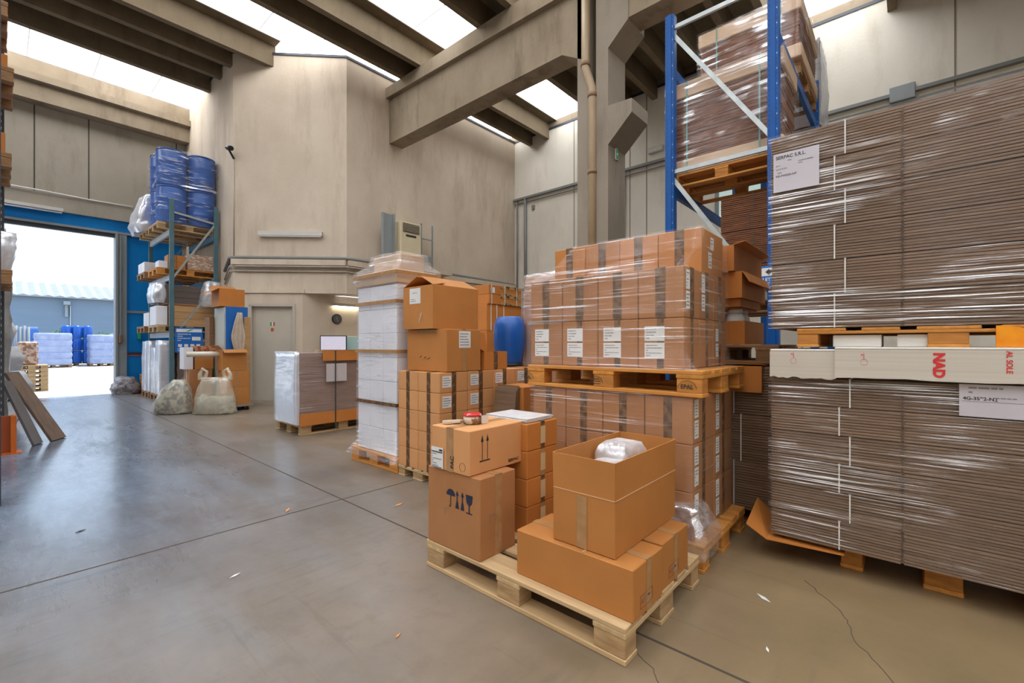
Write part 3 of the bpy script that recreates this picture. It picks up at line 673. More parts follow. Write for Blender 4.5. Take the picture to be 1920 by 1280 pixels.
M = MB(); M.box(x0-.002, x1, y0-.002, y0, zm-.0015, zm+.0015); M.box(x0-.002, x0, y0-.002, y1, zm-.0015, zm+.0015); M.build('crease_line', crease, t)
M = MB(); F = FX(x0, 1.19, z0); quadp(M, F, .125, .175, 0, .22, .001); M.build('tape', tape_tan, t)
for k, (cx, cy, lx, ly, zt) in enumerate(((1.83, 1.03, .15, .07, .685), (2.08, 1.08, .12, .075, .735))):
    M = MB(); R = []
    for q, (f, z) in enumerate(((.8, .362), (1, .45), (1.02, .56), (.92, zt-.05), (.7, zt-.012), (.35, zt), (.1, zt+.004))):
        R.append((cx-lx*f-.02*q*.3, cx+lx*f, cy-ly*f, cy+ly*f+.004*q, z))
    M.shell(R, film_milky, n=12, amp=.011, fr=22, seed=k*5+3, vs=3)
    tag(M.build('plastic_bag', film_milky), ['clear plastic bag in the open carton, nearer the front corner', 'clear plastic bag at the back of the open carton'][k], 'bag')

# ================================================ WRAPPED TWO-TIER LOAD IN THE MIDDLE
pallet('p', 2.86, 1.41, 0, 'y', 'orange wooden pallet on the floor under the wrapped brown cartons', 'orange')
t = pallet('p', 2.87, 1.42, .932, 'y', 'orange stamped pallet between the two wrapped carton loads', 'orange')
for (y, txt) in ((.90, 'EPAL'), (1.47, 'IPPC'), (2.02, 'EPAL')):
    F = FX(2.473, y+.045, .955); M = MB()
    textm(M, F, txt, .006, .022, .034, .003, ink, sx=.95, bold=.0008) if txt == 'EPAL' else bars(M, F, .01, .08, .012, .055, 3, .002, ink, 4)
    for k in range(20):
        a = math.pi*k/19*1.0
        if k < 19: M.bar(F(.042+.05*math.cos(a), .022+.045*math.sin(a), .003), F(.042+.05*math.cos(a+.165), .022+.045*math.sin(a+.165), .003), .003, .001, ink)
    M.build('burned_stamp', ink, t)
def gridload(x0, x1, y0, y1, z0, z1, nx, ny, nz, desc, m, tape, lab=None, group=None, tw=.05, front=True, tx=True, ty=True):
    for k in range(nz):
        for i in range(nx):
            for j in range(ny):
                if not (i == 0 or j == 0): continue
                w = (x1-x0)/nx; dd = (y1-y0)/ny; h = (z1-z0)/nz
                tr = TIER[k] if k < nz-1 else 'top'
                if i == 0 and j == 0: wh = 'near corner'
                elif i == 0: wh = 'left side place %d from near corner' % (j+1) if ny > 2 else 'far end'
                else: wh = 'right side place %d from near corner' % (i+1) if nx > 2 else 'right side'
                lb = lab(i, j, k) if lab else ()
                carton(x0+i*w, x0+(i+1)*w, y0+j*dd, y0+(j+1)*dd, z0+k*h, z0+(k+1)*h, '%s, %s tier, %s' % (desc, tr, wh), m, tape, group=group, tw=tw, labels=lb, tx=tx and i == 0, ty=ty and j == 0)
lab1 = lambda i, j, k: ([('x', .03, .05, .13, .085, 4), ('x', .03, .15, .13, .085, 4)] if (i == 0 and k == 0) else []) + ([('y', .03, .03, .06, .10, 5), ('y', .03, .145, .06, .10, 5)] if j == 0 else [])
gridload(2.49, 3.22, .88, 1.99, .144, .930, 2, 4, 3, 'carton in lower wrapped load', kraft_grey, tape_brown, lab1, 'cartons in the lower wrapped load')
gridload(2.50, 3.26, .93, 2.02, 1.078, 1.37, 3, 4, 1, 'labelled carton above stamped pallet', kraft_grey, tape_brown, lambda i, j, k: [('x', .04, .06, .12, .09, 5), ('x', .04, .16, .12, .085, 4)] if i == 0 else [('y', .04, .06, .05, .085, 4), ('y', .04, .16, .05, .08, 4)] if i == 2 else [], 'lower row cartons above the stamped pallet', tw=.04)
gridload(2.50, 3.26, .93, 2.02, 1.37, 1.66, 3, 4, 1, 'tall carton in upper wrapped load', kraft_grey, tape_brown, lambda i, j, k: [('y', .03, .05, .055, .10, 4), ('y', .03, .16, .055, .11, 5)] if j == 0 and i < 2 else [], 'upper row cartons above the stamped pallet', tw=.06)
for j in range(4):
    w = (2.05-.945)/4
    carton(2.83, 3.25, .945+j*w, .945+(j+1)*w, 1.661, 1.94, ['nearest', 'second', 'third', 'farthest'][j]+' carton in the raised top row of the wrapped load', kraft, tape_brown, ty=False, group='top row cartons on the wrapped load', tw=.06, labels=[('y', .12, .04, .06, .10, 4), ('y', .16, .16, .06, .08, 3)] if j == 0 else [])
M = MB(); M.shell([(2.455, 3.28, .845, 2.03, .07), (2.475, 3.24, .865, 2.005, .20), (2.478, 3.235, .868, 2.003, .5), (2.478, 3.235, .868, 2.0, .935)], film_fine, n=22, amp=.006, top=False, vs=6, seed=1)
tag(M.build('stretch_wrap', film_fine), 'clear stretch film round the lower wrapped carton load', 'stretch wrap')
M = MB(); M.shell([(2.46, 3.29, .85, 2.06, 1.072), (2.485, 3.272, .915, 2.035, 1.16), (2.488, 3.27, .918, 2.03, 1.36), (2.475, 3.275, .905, 2.045, 1.395), (2.488, 3.27, .918, 2.03, 1.44), (2.486, 3.272, .915, 2.032, 1.665), (2.60, 3.27, .922, 2.03, 1.735), (2.76, 3.268, .928, 1.98, 1.80), (2.815, 3.262, .93, 1.86, 1.945)], film, n=22, amp=.007, top=True, vs=4, seed=2)
tag(M.build('stretch_wrap', film), 'clear stretch film draped over the stepped upper carton load', 'stretch wrap')
M = MB(); M.shell([(2.38, 2.62, .80, 1.02, .10), (2.37, 2.64, .79, 1.04, .2), (2.42, 2.6, .83, 1.0, .30), (2.45, 2.56, .86, .95, .36)], film_milky, n=10, amp=.022, fr=18, seed=3, vs=3)
tag(M.build('loose_film', mk_film('crumpled film', .22, .65, sc=(9, 9, 14), lo=.46, hi=.58, diff=.3, mlo=.3, mhi=.5)), 'crumpled loose plastic film at the foot of the lower wrapped load', 'film')
# ================================================ BIG STACKS OF FLAT CARTONS, RIGHT
pallet('p', 3.46, -.13, 0, 'x', 'wooden pallet on the floor under the big right flat carton stack', 'orange', L=.82, Wd=.82)
pallet('p', 3.45, -.14, 1.205, 'x', 'wooden pallet high up between the two big flat carton stacks', 'orange', L=1.1, Wd=1.2, H=.1)
names = ['bottom', 'second', 'third', 'fourth', 'fifth', 'top']
def flatstack(x0, x1, y0, y1, z0, z1, n, where, m, group, seams=(), strap=strap_w, th=.015, sy=None):
    h = (z1-z0)/n
    for k in range(n):
        j = (k % 2)*.012
        t = thing('flat_carton_bundle', ((x0+x1)/2, (y0+y1)/2, z0+k*h), '%s bundle of flattened cartons in %s' % (names[k] if n == 6 or k < n-1 else 'top', where), 'cardboard', group)
        M = MB(); ys = [y1]+list(seams)+[y0]
        for a, b in zip(ys, ys[1:]): sheets(M, x0+j*.3, x1, b+.004, a-.004, z0+k*h+.002, z0+(k+1)*h-.002, th, .0035, seed=k*7+int(a*10), gap=.72)
        M.box(x0+.02, x1-.02, y0+.02, y1-.02, z0+k*h+.001, z0+(k+1)*h-.002)
        M.build('sheets', m, t)
        yy = (sy if sy is not None else y1-.33)-(.045 if k % 2 else 0)
        M = MB(); M.box(x0-.004, x0-.001, yy-.003, yy+.003, z0+k*h, z0+(k+1)*h); M.box(x0-.004, x1+.004, yy-.005, yy+.005, z0+(k+1)*h-.004, z0+(k+1)*h-.001); M.build('strap', strap, t)
flatstack(2.90, 4.05, -1.05, .59, .146, 1.04, 6, 'the lower big stack at right', flute, 'bundles in the lower big stack', (.02,), sy=.27)
flatstack(2.90, 4.05, -1.05, .59, 1.307, 2.39, 6, 'the upper big stack at right', flute, 'bundles in the upper big stack', (.02,), sy=.29)
M = MB(); M.shell([(2.893, 4.06, -1.06, .597, .16), (2.893, 4.06, -1.06, .597, .6), (2.893, 4.06, -1.06, .597, 1.035)], film_fine, n=26, amp=.004, top=False, vs=8, seed=6); fr_ = mk_film('glossy wrap', .03, .95, sc=(.7, .9, 85), lo=.565, hi=.60, tilt=.07, s=1.6, diff=.6, ms=1.3, mlo=.47, mhi=.60)
tag(M.build('stretch_wrap', fr_), 'shiny stretch film round the lower big flat carton stack', 'stretch wrap')
M = MB(); M.shell([(2.893, 4.06, -1.06, .597, 1.31), (2.893, 4.06, -1.06, .597, 1.8), (2.893, 4.06, -1.06, .597, 2.393)], film_fine, n=26, amp=.004, top=True, vs=8, seed=9)
tag(M.build('stretch_wrap', mk_film('glossy wrap upper', .03, .95, sc=(.7, .9, 85), lo=.56, hi=.595, tilt=-.09, s=1.6, diff=.6, ms=1.3, mlo=.45, mhi=.58)), 'shiny stretch film round the upper big flat carton stack', 'stretch wrap')
# labels under the film
t = quadp(MB(), FX(2.886, .57, 2.07), 0, .215, 0, .215, .001).build('shipping_label', plain('lilac paper', (.60, .57, .63), .5)); tag(t, 'square white shipping label on the upper big stack', 'label')
F = FX(2.886, .57, 2.07); M = MB(); textm(M, F, 'SERPAC S.R.L.', .012, .182, .026, .003, ink, sx=.93, bold=.0006); bars(M, F, .07, .16, .162, .176, 1, .003, ink_grey, 2); bars(M, F, .012, .09, .14, .154, 1, .003, ink_grey, 7); textm(M, F, '2257/4393', .012, .122, .013, .003, ink); textm(M, F, 'NS-FW020-NT', .012, .083, .016, .003, ink, bold=.0003); bars(M, F, .02, .2, .1, .114, 1, .003, ink_grey, 9); bars(M, F, .12, .2, .135, .16, 2, .003, ink_grey, 3); M.build('print', ink, t)
t = quadp(MB(), FX(2.886, -.175, .895), 0, .24, 0, .145, .001).build('shipping_label', plain('lilac paper', (.6, .57, .63), .5)); tag(t, 'white shipping label on the lower big stack at the frame edge', 'label')
F = FX(2.886, -.175, .895); M = MB(); textm(M, F, '4G-3592-NT', .012, .075, .020, .003, ink, sx=1.05, bold=.0006); bars(M, F, .03, .2, .1, .14, 2, .003, ink_grey, 8); bars(M, F, .11, .2, .068, .095, 2, .003, ink_grey, 9); quadp(M, F, .01, .23, .068, .0695, .003, ink_grey, .0005); M.build('print', ink, t)
# white foam corner boards over the lower stack
def foamboard(y0, y1, x, z, lab, seed):
    t = thing('foam_edge_board', (x, (y0+y1)/2, 1.04), lab, 'foam board', 'foam boards lying over the lower big stack')
    MB().box(x, x+.55, y0, y1, z-.012, z, bev=.004).build('top_board', foam, t)
    rg = random.Random(seed); n = 14; pts = [(x, y0, z-.012)]+[(x, y0+(y1-y0)*k/n, z-.15-rg.uniform(0, .012)) for k in range(n+1)]+[(x, y1, z-.012)]
    MB().prism(pts, (.014, 0, 0)).build('side_board', foam_side, t)
    return t
a = foamboard(.28, .585, 2.868, 1.193, 'left white foam edge board over the lower big stack', 1)
b = foamboard(-1.0, .285, 2.852, 1.205, 'long right white foam edge board with red NAD lettering', 2)
M = MB(); F = FX(2.852, -.09, 1.18); textm(M, F, 'NAD', 0, 0, .052, .002, ink_red, rot=-math.pi/2, bold=.0028); M.build('lettering', ink_red, b); M = MB(); F = FX(2.852, -.318, 1.19); textm(M, F, 'AL SOLE', 0, 0, .026, .002, ink_red, rot=-math.pi/2, bold=.0006); M.build('lettering', ink_red, b)
for tt, (xx, yy, zz) in ((a, (2.868, .47, 1.13)), (b, (2.852, .165, 1.13))):
    M = MB(); F = FX(xx, yy, zz)
    for k in range(16):
        an = k*math.pi/8; M.bar(F(.015*math.cos(an), .015*math.sin(an), .001), F(.015*math.cos(an+.39), .015*math.sin(an+.39), .001), .001, .0006, ink_red)
    quadp(M, F, -.001, .001, .018, .045, .001, ink_red); bars(M, F, -.012, .03, .03, .045, 1, .001, ink_red, 2); M.build('red_mark', ink_red, tt)
for y0, y1, l in ((.10, .30, 'left'), (-.13, .04, 'right')):
    tag(MB().box(2.93, 3.2, y0, y1, 1.206, 1.268, bev=.003).build('foam_block', foam), '%s white foam block in the pallet gap above the foam boards' % l, 'foam block', 'foam blocks in the pallet gap')
M = MB(); n = 10; M.prism([(2.88, -.29, 1.207)]+[(2.88, -.29-.16*math.sin(k*math.pi/2/n), 1.207+.095*math.cos(k*math.pi/2/n)) for k in range(n+1)], (.012, 0, 0)); tag(M.build('orange_reflector', orange_r), 'rounded orange plastic plate standing on the white foam board', 'reflector')
M = MB(); M.prism([(2.86, .60, .118), (2.90, .25, .118), (3.2, .25, .14), (3.2, .60, .14)], (0, 0, .005)); M.prism([(2.86, .60, .118), (2.80, .69, .20), (3.1, .70, .27), (3.2, .60, .14)], (0, 0, .004))
tag(M.build('cardboard_sheet', kraft_warm), 'bent brown cardboard sheet sticking out beneath the lower big stack', 'cardboard')
# ================================================ BEHIND, BETWEEN THE STACKS
pallet('p', 3.78, .98, 0, 'y', 'dark pallet on the floor under the narrow flat carton stack', 'brown', L=.8, Wd=.8, H=.1)
flatstack(3.34, 4.15, .64, 1.36, .102, 1.07, 3, 'the narrow dark stack between wrapped loads', flute, 'bundles in the narrow dark stack', (), th=.018, sy=.9)
M = MB(); M.box(3.30, 3.325, .72, 1.02, .90, 1.085); M.box(3.30, 3.9, .72, 1.2, 1.075, 1.085)
tag(M.build('cardboard_cover', kraft_warm), 'folded brown cardboard sheet over the narrow dark stack', 'cardboard')
pallet('p', 3.80, 1.05, 1.086, 'y', 'small brown pallet on top of the narrow dark stack', 'brown', L=.8, Wd=.7, H=.13)
open_carton(3.45, 4.0, .86, 1.36, 1.218, 1.385, 'low open carton of white jars on the small brown pallet', kraft_warm)
for i, (x, y) in enumerate(((3.52, .94), (3.52, 1.08), (3.67, .94), (3.67, 1.08))):
    t = thing('white_jar', (x, y, 1.226), ['front', 'front left', 'rear right', 'rear'][i]+' white plastic jar in the low open carton', 'jar', 'white jars in the low carton')
    MB().lathe((x, y, 1.226), [(.055, 0), (.06, .01), (.06, .18), (.045, .215)]).build('body', plain('jar white', (.75, .73, .7), .4), t); MB().lathe((x, y, 1.442), [(.048, 0), (.048, .03)]).build('lid', paper, t)
t = MB().box(3.46, 4.0, .90, 1.4, 1.474, 1.482).build('cardboard_tray', kraft_warm); tag(t, 'flat brown cardboard tray resting on the white jars', 'tray')
open_carton(3.42, 3.98, .88, 1.38, 1.484, 1.54, 'shallow brown carton just above the white jars', kraft_warm)
t = open_carton(3.38, 4.05, .86, 1.40, 1.542, 1.725, 'brown carton with folded lid flap above the jars', kraft_warm, {'-y': (150, .09)})
MB().box(3.374, 3.38, 1.0, 1.3, 1.59, 1.71, bev=.002).build('side_flap', kraft, t)
open_carton(3.34, 4.12, .90, 1.45, 1.728, 1.905, 'topmost brown carton with folded out flap beside the wrapped load', kraft_warm, {'-y': (75, .07), '+y': (-30, .1)})
# ================================================ BLUE RACK
RK = thing('pallet_rack', (5.1, 1.5, 0), 'tall blue perforated pallet rack with silver bracing behind the right stacks', 'pallet rack')
def rackframe(x, ya, yb, z1, t):
    for y in (ya, yb):
        M = MB(); M.box(x-.01, x+.075, y-.05, y-.043, 0, z1); M.box(x-.01, x+.075, y+.043, y+.05, 0, z1); M.box(x-.012, x-.006, y-.05, y+.05, 0, z1); M.box(x-.02, x-.012, y-.022, y+.022, 0, z1)
        k = 0
        while k*.05 < z1-2: M.box(x-.0135, x-.012, y-.037, y-.031, 2+k*.05, 2.014+k*.05, galv if k % 3 == 0 else ink_blue); M.box(x-.0135, x-.012, y+.031, y+.037, 2+k*.05, 2.016+k*.05, ink_blue); k += 1
        M.mats[0:0] = []
        M.build('upright', blue_steel, t); MB().box(x-.03, x+.09, y-.06, y+.06, 0, .008).build('foot_plate', blue_steel, t)
    z = .4; s = 1
    for z0, z1_ in ((4.78, 3.32), ):
        MB().bar((x+.03, yb-.03, z0), (x+.03, ya+.03, z1_), .03, .045, galv).build('brace', galv, t)
    for zz in (4.86, 3.20): MB().bar((x+.03, yb-.03, zz), (x+.03, ya+.03, zz), .03, .045, galv).build('brace', galv, t)
    MB().bar((x+.03, yb-.03, 3.12), (x+.03, ya+.03, 1.66), .03, .045, galv).build('brace', galv, t)
    MB().bar((x+.03, ya+.03, 6.2), (x+.03, yb-.03, 4.9), .03, .045, galv) if False else None
    return t
_b = MB.build
rackframe(5.10, 1.01, 2.06, 5.0, RK); rackframe(7.75, 1.01, 2.06, 5.0, RK)
for zc in (3.0, 4.37, 1.5):
    for y in (1.01, 2.06):
        MB().box(5.17, 7.74, y-.025, y+.025, zc-.06, zc+.06, bev=.004).build('beam', blue_steel, RK)
pallet('p', 5.70, 1.55, 3.062, 'y', 'wooden pallet on the blue rack under the wrapped long bundle', 'orange', L=1.24, Wd=.86)
def wrapped_bundle(x0, x1, y0, y1, z0, z1, lab, labw, seed, cov=True, top=.18):
    t = thing('flat_carton_bundle', ((x0+x1)/2, (y0+y1)/2, z0), lab, 'cardboard')
    sheets(MB(), x0+.02, x1-.02, y0+.02, y1-.02, z0+.16, z1-top, .02, .012, seed=seed).build('sheets', flute_red, t)
    for a, b in ((z1-top, z1), (z0, z0+.16)): MB().box(x0, x1, y0, y1, a, b, bev=.01).build('edge_cover', kraft_beige, t)
    for k in (.18, .8): yy = y0+(y1-y0)*k; MB().box(x0-.006, x0-.001, yy-.008, yy+.008, z0, z1).build('strap', strap_g, t)
    M = MB(); M.shell([(x0-.01, x1+.01, y0-.01, y1+.01, z0+.01), (x0-.012, x1+.012, y0-.012, y1+.012, (z0+z1)/2), (x0-.008, x1+.01, y0-.01, y1+.01, z1+.01)], film_heavy, n=16, amp=.014, vs=8, seed=seed, fr=7)
    tag(M.build('stretch_wrap', mk_film('rack wrap %d' % seed, .05, .85, sc=(1.2, .6, 14), lo=.52, hi=.64, tilt=.2, diff=.35, ms=1.8, mlo=.48, mhi=.6)), labw, 'stretch wrap')
wrapped_bundle(5.27, 6.02, .95, 2.17, 3.208, 4.27, 'long wrapped bundle of flattened cartons on the middle rack level', 'silvery stretch film round the middle level bundle', 21)
pallet('p', 6.85, 1.55, 4.432, 'y', 'wooden pallet on the top level of the blue rack', 'brown', L=1.2, Wd=1.2)
wrapped_bundle(6.15, 7.42, .93, 2.10, 4.578, 5.32, 'wrapped bundle of flattened cartons on the top rack level', 'silvery stretch film round the top level bundle', 22)
M = MB(); M.shell([(7.95, 8.9, .98, 1.9, 4.45), (7.95, 8.9, .98, 1.9, 5.2), (7.98, 8.86, 1.0, 1.9, 5.75)], film_heavy, n=12, amp=.02, vs=6, seed=31); 
t = thing('wrapped_load', (8.4, 1.5, 4.43), 'wrapped brown load beyond the far rack frame, high up', 'pallet load'); M.build('stretch_wrap', film_silver, t); sheets(MB(), 7.97, 8.88, 1.0, 1.88, 4.45, 5.7, .03, .01, seed=5).build('sheets', flute_red, t)
for y in (1.01, 2.06): MB().box(7.83, 9.6, y-.025, y+.025, 4.31, 4.43).build('beam', blue_steel, RK)
rackframe(9.6, 1.01, 2.06, 5.0, RK)
pallet('p', 5.85, 1.27, 1.562, 'y', 'wooden pallet on the lowest rack level under dark red bundles', 'brown', L=.8, Wd=.9)
flatstack(5.40, 6.3, .9, 1.60, 1.708, 2.86, 6, 'the dark red stack on the lowest rack level', flute_red, 'bundles in the dark red stack', (), strap_d, .022, sy=1.3)
t = MB().box(5.06, 5.085, .95, 1.20, 1.78, 2.0).build('rack_sign', blue_s); tag(t, 'blue and white load sign reading pallet on the blue rack frame', 'sign')
F = FX(5.06, 1.2, 1.78); M = MB(); quadp(M, F, .0, .25, .12, .20, .001, paper); M.build('sign_panel', paper, t); M = MB(); textm(M, F, 'PALLET', .03, .07, .045, .003, paper, bold=.001); textm(M, F, 'X', .01, .13, .05, .003, green_s, bold=.002); bars(M, F, .03, .2, .02, .06, 2, .003, paper, 4)
M.prism([F(.13, .16, .003), F(.16, .13, .003), F(.19, .16, .003), F(.16, .19, .003)], (-.0006, 0, 0), ink); M.build('sign_print', paper, t)
# ================================================ CARTON STACK WITH DARK TAPE, TALL WHITE STACK
pallet('p', 3.13, 3.30, 0, 'x', 'wooden pallet under the wall of dark taped cartons', 'pale', L=1.32, Wd=.58, H=.098)
h = .175; wx = .33
for k in range(5):
    for i in range(4):
        for j in range(2):
            if not (i == 0 or j == 0 or k == 4): continue
            x0 = 2.47+i*wx; y0 = 2.99+j*.3; z0 = .10+k*h
            lb = [('y', .03, .045, .10, .10, 4)] if (j == 0 and k >= 3) else []
            wh = ['near corner', 'left face, far column'][j] if i == 0 else ('right face, column %d from the corner' % (i+1) if j == 0 else 'back row, column %d' % (i+1))
            carton(x0, x0+wx, y0, y0+.3, z0, z0+h, 'dark taped carton, %s tier, %s' % ((TIER+['top'])[k] if k < 4 else 'top', wh), kraft_pale, tape_brown, tx=(i == 0), ty=(j == 0), group='dark taped cartons in the carton wall', labels=lb, tw=.05)
t = carton(2.55, 2.965, 2.99, 3.565, .977, 1.355, 'large plain carton with white label, lying on the taped carton wall', kraft, tape_tan, tx=False, tw=.04, labels=[('y', .14, .21, .14, .15, 5)])
MB().box(2.549, 2.551, 3.13, 3.40, 1.32, 1.352).build('tape', tape_tan, t)
M = MB(); F = FX(2.552, 3.563, .977); rg = random.Random(2)
for k in range(5): M.bar(F(.2+k*.03, .10+rg.uniform(0, .02), .002), F(.225+k*.03, .12+rg.uniform(-.02, .02), .002), .008, .001)
M.build('scribble', ink, t)
t = open_carton(2.50, 3.05, 3.115, 3.55, 1.357, 1.745, 'big carton with raised roof-like flaps, topmost beside the tall white stack', kraft, {'-y': (-64, .21), '+y': (-64, .21), '-x': (-80, .15)})
lb = quadp(MB(), FX(2.50, 3.55, 1.357), .10, .26, .23, .37, .001).build('paper_label', paper, t); M = MB(); F = FX(2.50, 3.55, 1.357); bars(M, F, .12, .24, .245, .28, 2, .003, ink_grey, 5); textm(M, F, 'SERPAC', .14, .32, .022, .003, ink_grey); M.build('print', ink_grey, lb)
MB().bar((2.497, 3.3, 1.42), (2.497, 3.27, 1.50), .02, .003, strap_w).build('torn_tape', strap_w, t)
t = open_carton(3.02, 3.34, 3.0, 3.28, .977, 1.15, 'small open carton with tall raised flap right of the large cartons', kraft_warm, {'+y': (8, .19), '-x': (60, .05)})
MB().box(3.15, 3.20, 2.996, 3.0, .977, 1.15).build('tape', tape_brown, t)
t = thing('blue_drum', (3.78, 3.36, 1.0), 'glossy blue plastic drum standing on the taped carton wall', 'drum')
MB().lathe((3.78, 3.36, 1.0), [(.14, 0), (.15, .02), (.155, .06), (.175, .2), (.18, .32), (.172, .44), (.14, .51), (.12, .525)], n=32).build('body', drum_blue, t)
MB().lathe((3.78, 3.36, .978), [(.155, 0), (.155, .03)], n=32).build('base_ring', black, t)
carton(3.14, 3.47, 2.62, 2.95, 0, .36, 'lower plain orange carton standing before the taped carton wall', kraft_warm); carton(3.14, 3.47, 2.62, 2.95, .36, .83, 'upper plain orange carton standing before the taped carton wall', kraft_warm)
for k in range(3): tag(MB().prism([(3.05-k*.022, 2.66, 0), (3.05-k*.022, 2.92, 0), (3.125-k*.02, 2.92, .84-k*.02), (3.125-k*.02, 2.66, .84-k*.02)], (.006, 0, 0)).build('flattened_carton', flute), ['innermost', 'middle', 'outermost'][k]+' flattened carton leaning on the upper plain orange carton', 'cardboard')
# tall white stack
t = pallet('p', 2.85, 4.02, 0, 'y', 'pallet with plastic sheet under the tall white wrapped stack', 'orange', L=.84, Wd=.76)
nz = 7; zz = [.15+(1.80-.15)*k/nz for k in range(nz+1)]
for k in range(nz):
    for i in range(2):
        for j in range(3):
            if not (i == 0 or j == 0): continue
            x0 = 2.49+i*.23; y0 = 3.645+j*.232
            carton(x0, x0+.23, y0, y0+.232, zz[k], zz[k+1], 'white carton in tall wrapped stack, tier %s, %s' % (['one', 'two', 'three', 'four', 'five', 'six', 'seven'][k], ['near', 'middle', 'far'][j]+(' front' if i == 0 else ' side')), white_card, None, group='white cartons in the tall wrapped stack')
M = MB(); M.shell([(2.40, 3.05, 3.57, 4.42, .10), (2.44, 3.02, 3.60, 4.38, .17), (2.482, 2.96, 3.637, 4.345, .22), (2.482, 2.96, 3.637, 4.345, 1.80), (2.46, 2.99, 3.62, 4.37, 1.84), (2.455, 3.0, 3.61, 4.375, 1.93), (2.47, 2.99, 3.62, 4.36, 1.96), (2.56, 2.93, 3.71, 4.26, 2.03), (2.575, 2.92, 3.73, 4.24, 2.13)], film_fine, n=14, amp=.007, vs=5, seed=14)
tag(M.build('stretch_wrap', mk_film('white stack wrap', .14, .6, sc=(1.5, 1.5, 45), lo=.53, hi=.62, tilt=.25, diff=.5, tint=(.95, .95, 1))), 'clear film over the tall white stack and its tapered top', 'stretch wrap')
t = thing('wrapped_parcel', (2.73, 3.99, 1.80), 'brown cartons under film forming the tapered top of the white stack', 'box')
MB().box(2.475, 2.97, 3.635, 4.355, 1.803, 1.94, bev=.01).build('lower_layer', kraft_beige, t); MB().box(2.60, 2.90, 3.75, 4.22, 1.94, 2.12, bev=.01).build('upper_layer', kraft_beige, t)
for k, z in enumerate((.64, 1.15, 1.63, 1.905)):
    M = MB(); a = .012 if k < 3 else .03
    M.box(2.478-a, 2.481-a+.002, 3.63-a, 4.35+a, z-.017, z+.017); M.box(2.478-a, 2.965+a, 3.63-a-.002, 3.632-a, z-.017, z+.017); tag(M.build('tape_band', tape_brown if k == 0 else tape_tan), ['lowest', 'second', 'third', 'topmost'][k]+' brown tape band round the tall white stack', 'tape')
# ================================================ LOW WRAPPED PALLET BY THE DESK
pallet('p', 3.25, 6.46, 0, 'x', 'pale pallet under the low wrapped load before the office', 'pale', L=1.2, Wd=.8)
t = thing('wrapped_load', (3.2, 6.45, .144), 'low grey wrapped pallet load in front of the office door', 'pallet load')
sheets(MB(), 2.63, 3.85, 6.07, 6.72, .146, 1.10, .022, .006, seed=41).build('sheets', plain('greyish cartons', (.34, .23, .19), .6, c2=(.28, .18, .14), scale=(2, 2, 6), s=2), t)
MB().shell([(2.60, 3.88, 6.04, 6.75, .148), (2.60, 3.88, 6.04, 6.75, .6), (2.61, 3.87, 6.05, 6.74, 1.115)], mk_film('grey wrap', .10, .6, sc=(1, 1, 30), lo=.53, hi=.60, tilt=.25, diff=.55, mlo=.35, mhi=.55), n=20, amp=.009, vs=6, seed=42).build('stretch_wrap', film_fine, t)
MB().shell([(2.585, 2.62, 6.05, 6.76, .15), (2.58, 2.62, 6.05, 6.76, .6), (2.59, 2.62, 6.06, 6.75, 1.12)], film_silver, n=12, amp=.006, vs=6, seed=43).build('silver_side', film_silver, t)  # paler silvery film layer over the left face only
for a, b, x in ((.99, 1.135, 2.93), (.13, .29, 2.62)): M = MB(); M.box(x, 3.9, 6.02, 6.032, a, b); M.box(x, 3.9, 6.02, 6.3, b-.006, b) if a > .5 else None; M.build('edge_protector', kraft_warm, t)
MB().box(3.10, 3.115, 6.012, 6.018, .05, 1.13).build('strap', strap_d, t)
lb = quadp(MB(), FY(2.98, 6.03, .70), 0, .30, 0, .25, .001).build('paper_label', plain('hazy paper', (.55, .5, .5), .5), t)
# ================================================ STACKS BEHIND THE CARTON WALL
pallet('p', 5.05, 4.85, 0, 'x', 'pallet on the floor under the strapped cartons behind the blue drum', 'brown')
carton(4.60, 5.5, 4.52, 5.15, .146, .95, 'big plain carton under the strapped carton tower', kraft_warm)
carton(4.60, 5.5, 4.52, 5.15, .95, 1.42, 'middle plain carton in the strapped carton tower', kraft_warm)
t = carton(4.60, 5.55, 4.52, 5.15, 1.42, 1.80, 'white strapped orange carton under the black taped bundle', kraft_warm)
for x in (4.68, 4.8, 4.95): MB().box(x, x+.012, 4.515, 4.52, 1.42, 1.8).build('strap', strap_w, t)
tapeM = plain('black patterned tape', (.06, .045, .03), .4, c2=(.45, .24, .08), scale=(1, 1, 1), s=9, lo=.44, hi=.47)
for k in range(2):
    t = carton(4.62, 5.5, 4.5, 5.1, 1.80+k*.14, 1.94+k*.14, ['lower', 'upper'][k]+' carton with black patterned tape atop the strapped tower', kraft_warm)
    F = FY(4.62, 4.5, 1.80+k*.14); quadp(MB(), F, .25, .88, 0, .045, .001).build('patterned_tape', tapeM, t); quadp(MB(), F, .25, .88, .095, .14, .001).build('patterned_tape', tapeM, t)
    for u in (.05, .33, .6): quadp(MB(), F, u, u+.012, 0, .14, .004).build('strap', strap_w, t)
tag(quadp(MB(), FY(4.66, 4.497, 1.96), 0, .08, 0, .08, .001).build('paper_tag', paper), 'small white tag on the black taped carton', 'tag')
pallet('p', 4.3, 2.95, 0, 'x', 'pallet under the film wrapped load behind the middle load', 'brown', L=.85, Wd=.9)
t = thing('wrapped_load', (4.3, 2.95, .144), 'tall film wrapped load behind the middle load, only its top visible', 'pallet load')
MB().box(3.92, 4.7, 2.56, 3.27, .146, 1.97, bev=.02).build('cartons', kraft_grey, t); MB().shell([(3.90, 4.72, 2.54, 3.28, .15), (3.90, 4.72, 2.54, 3.28, 1.85), (3.93, 4.7, 2.56, 3.26, 2.0)], film_heavy, n=10, amp=.01, vs=4, seed=51).build('stretch_wrap', film_heavy, t)
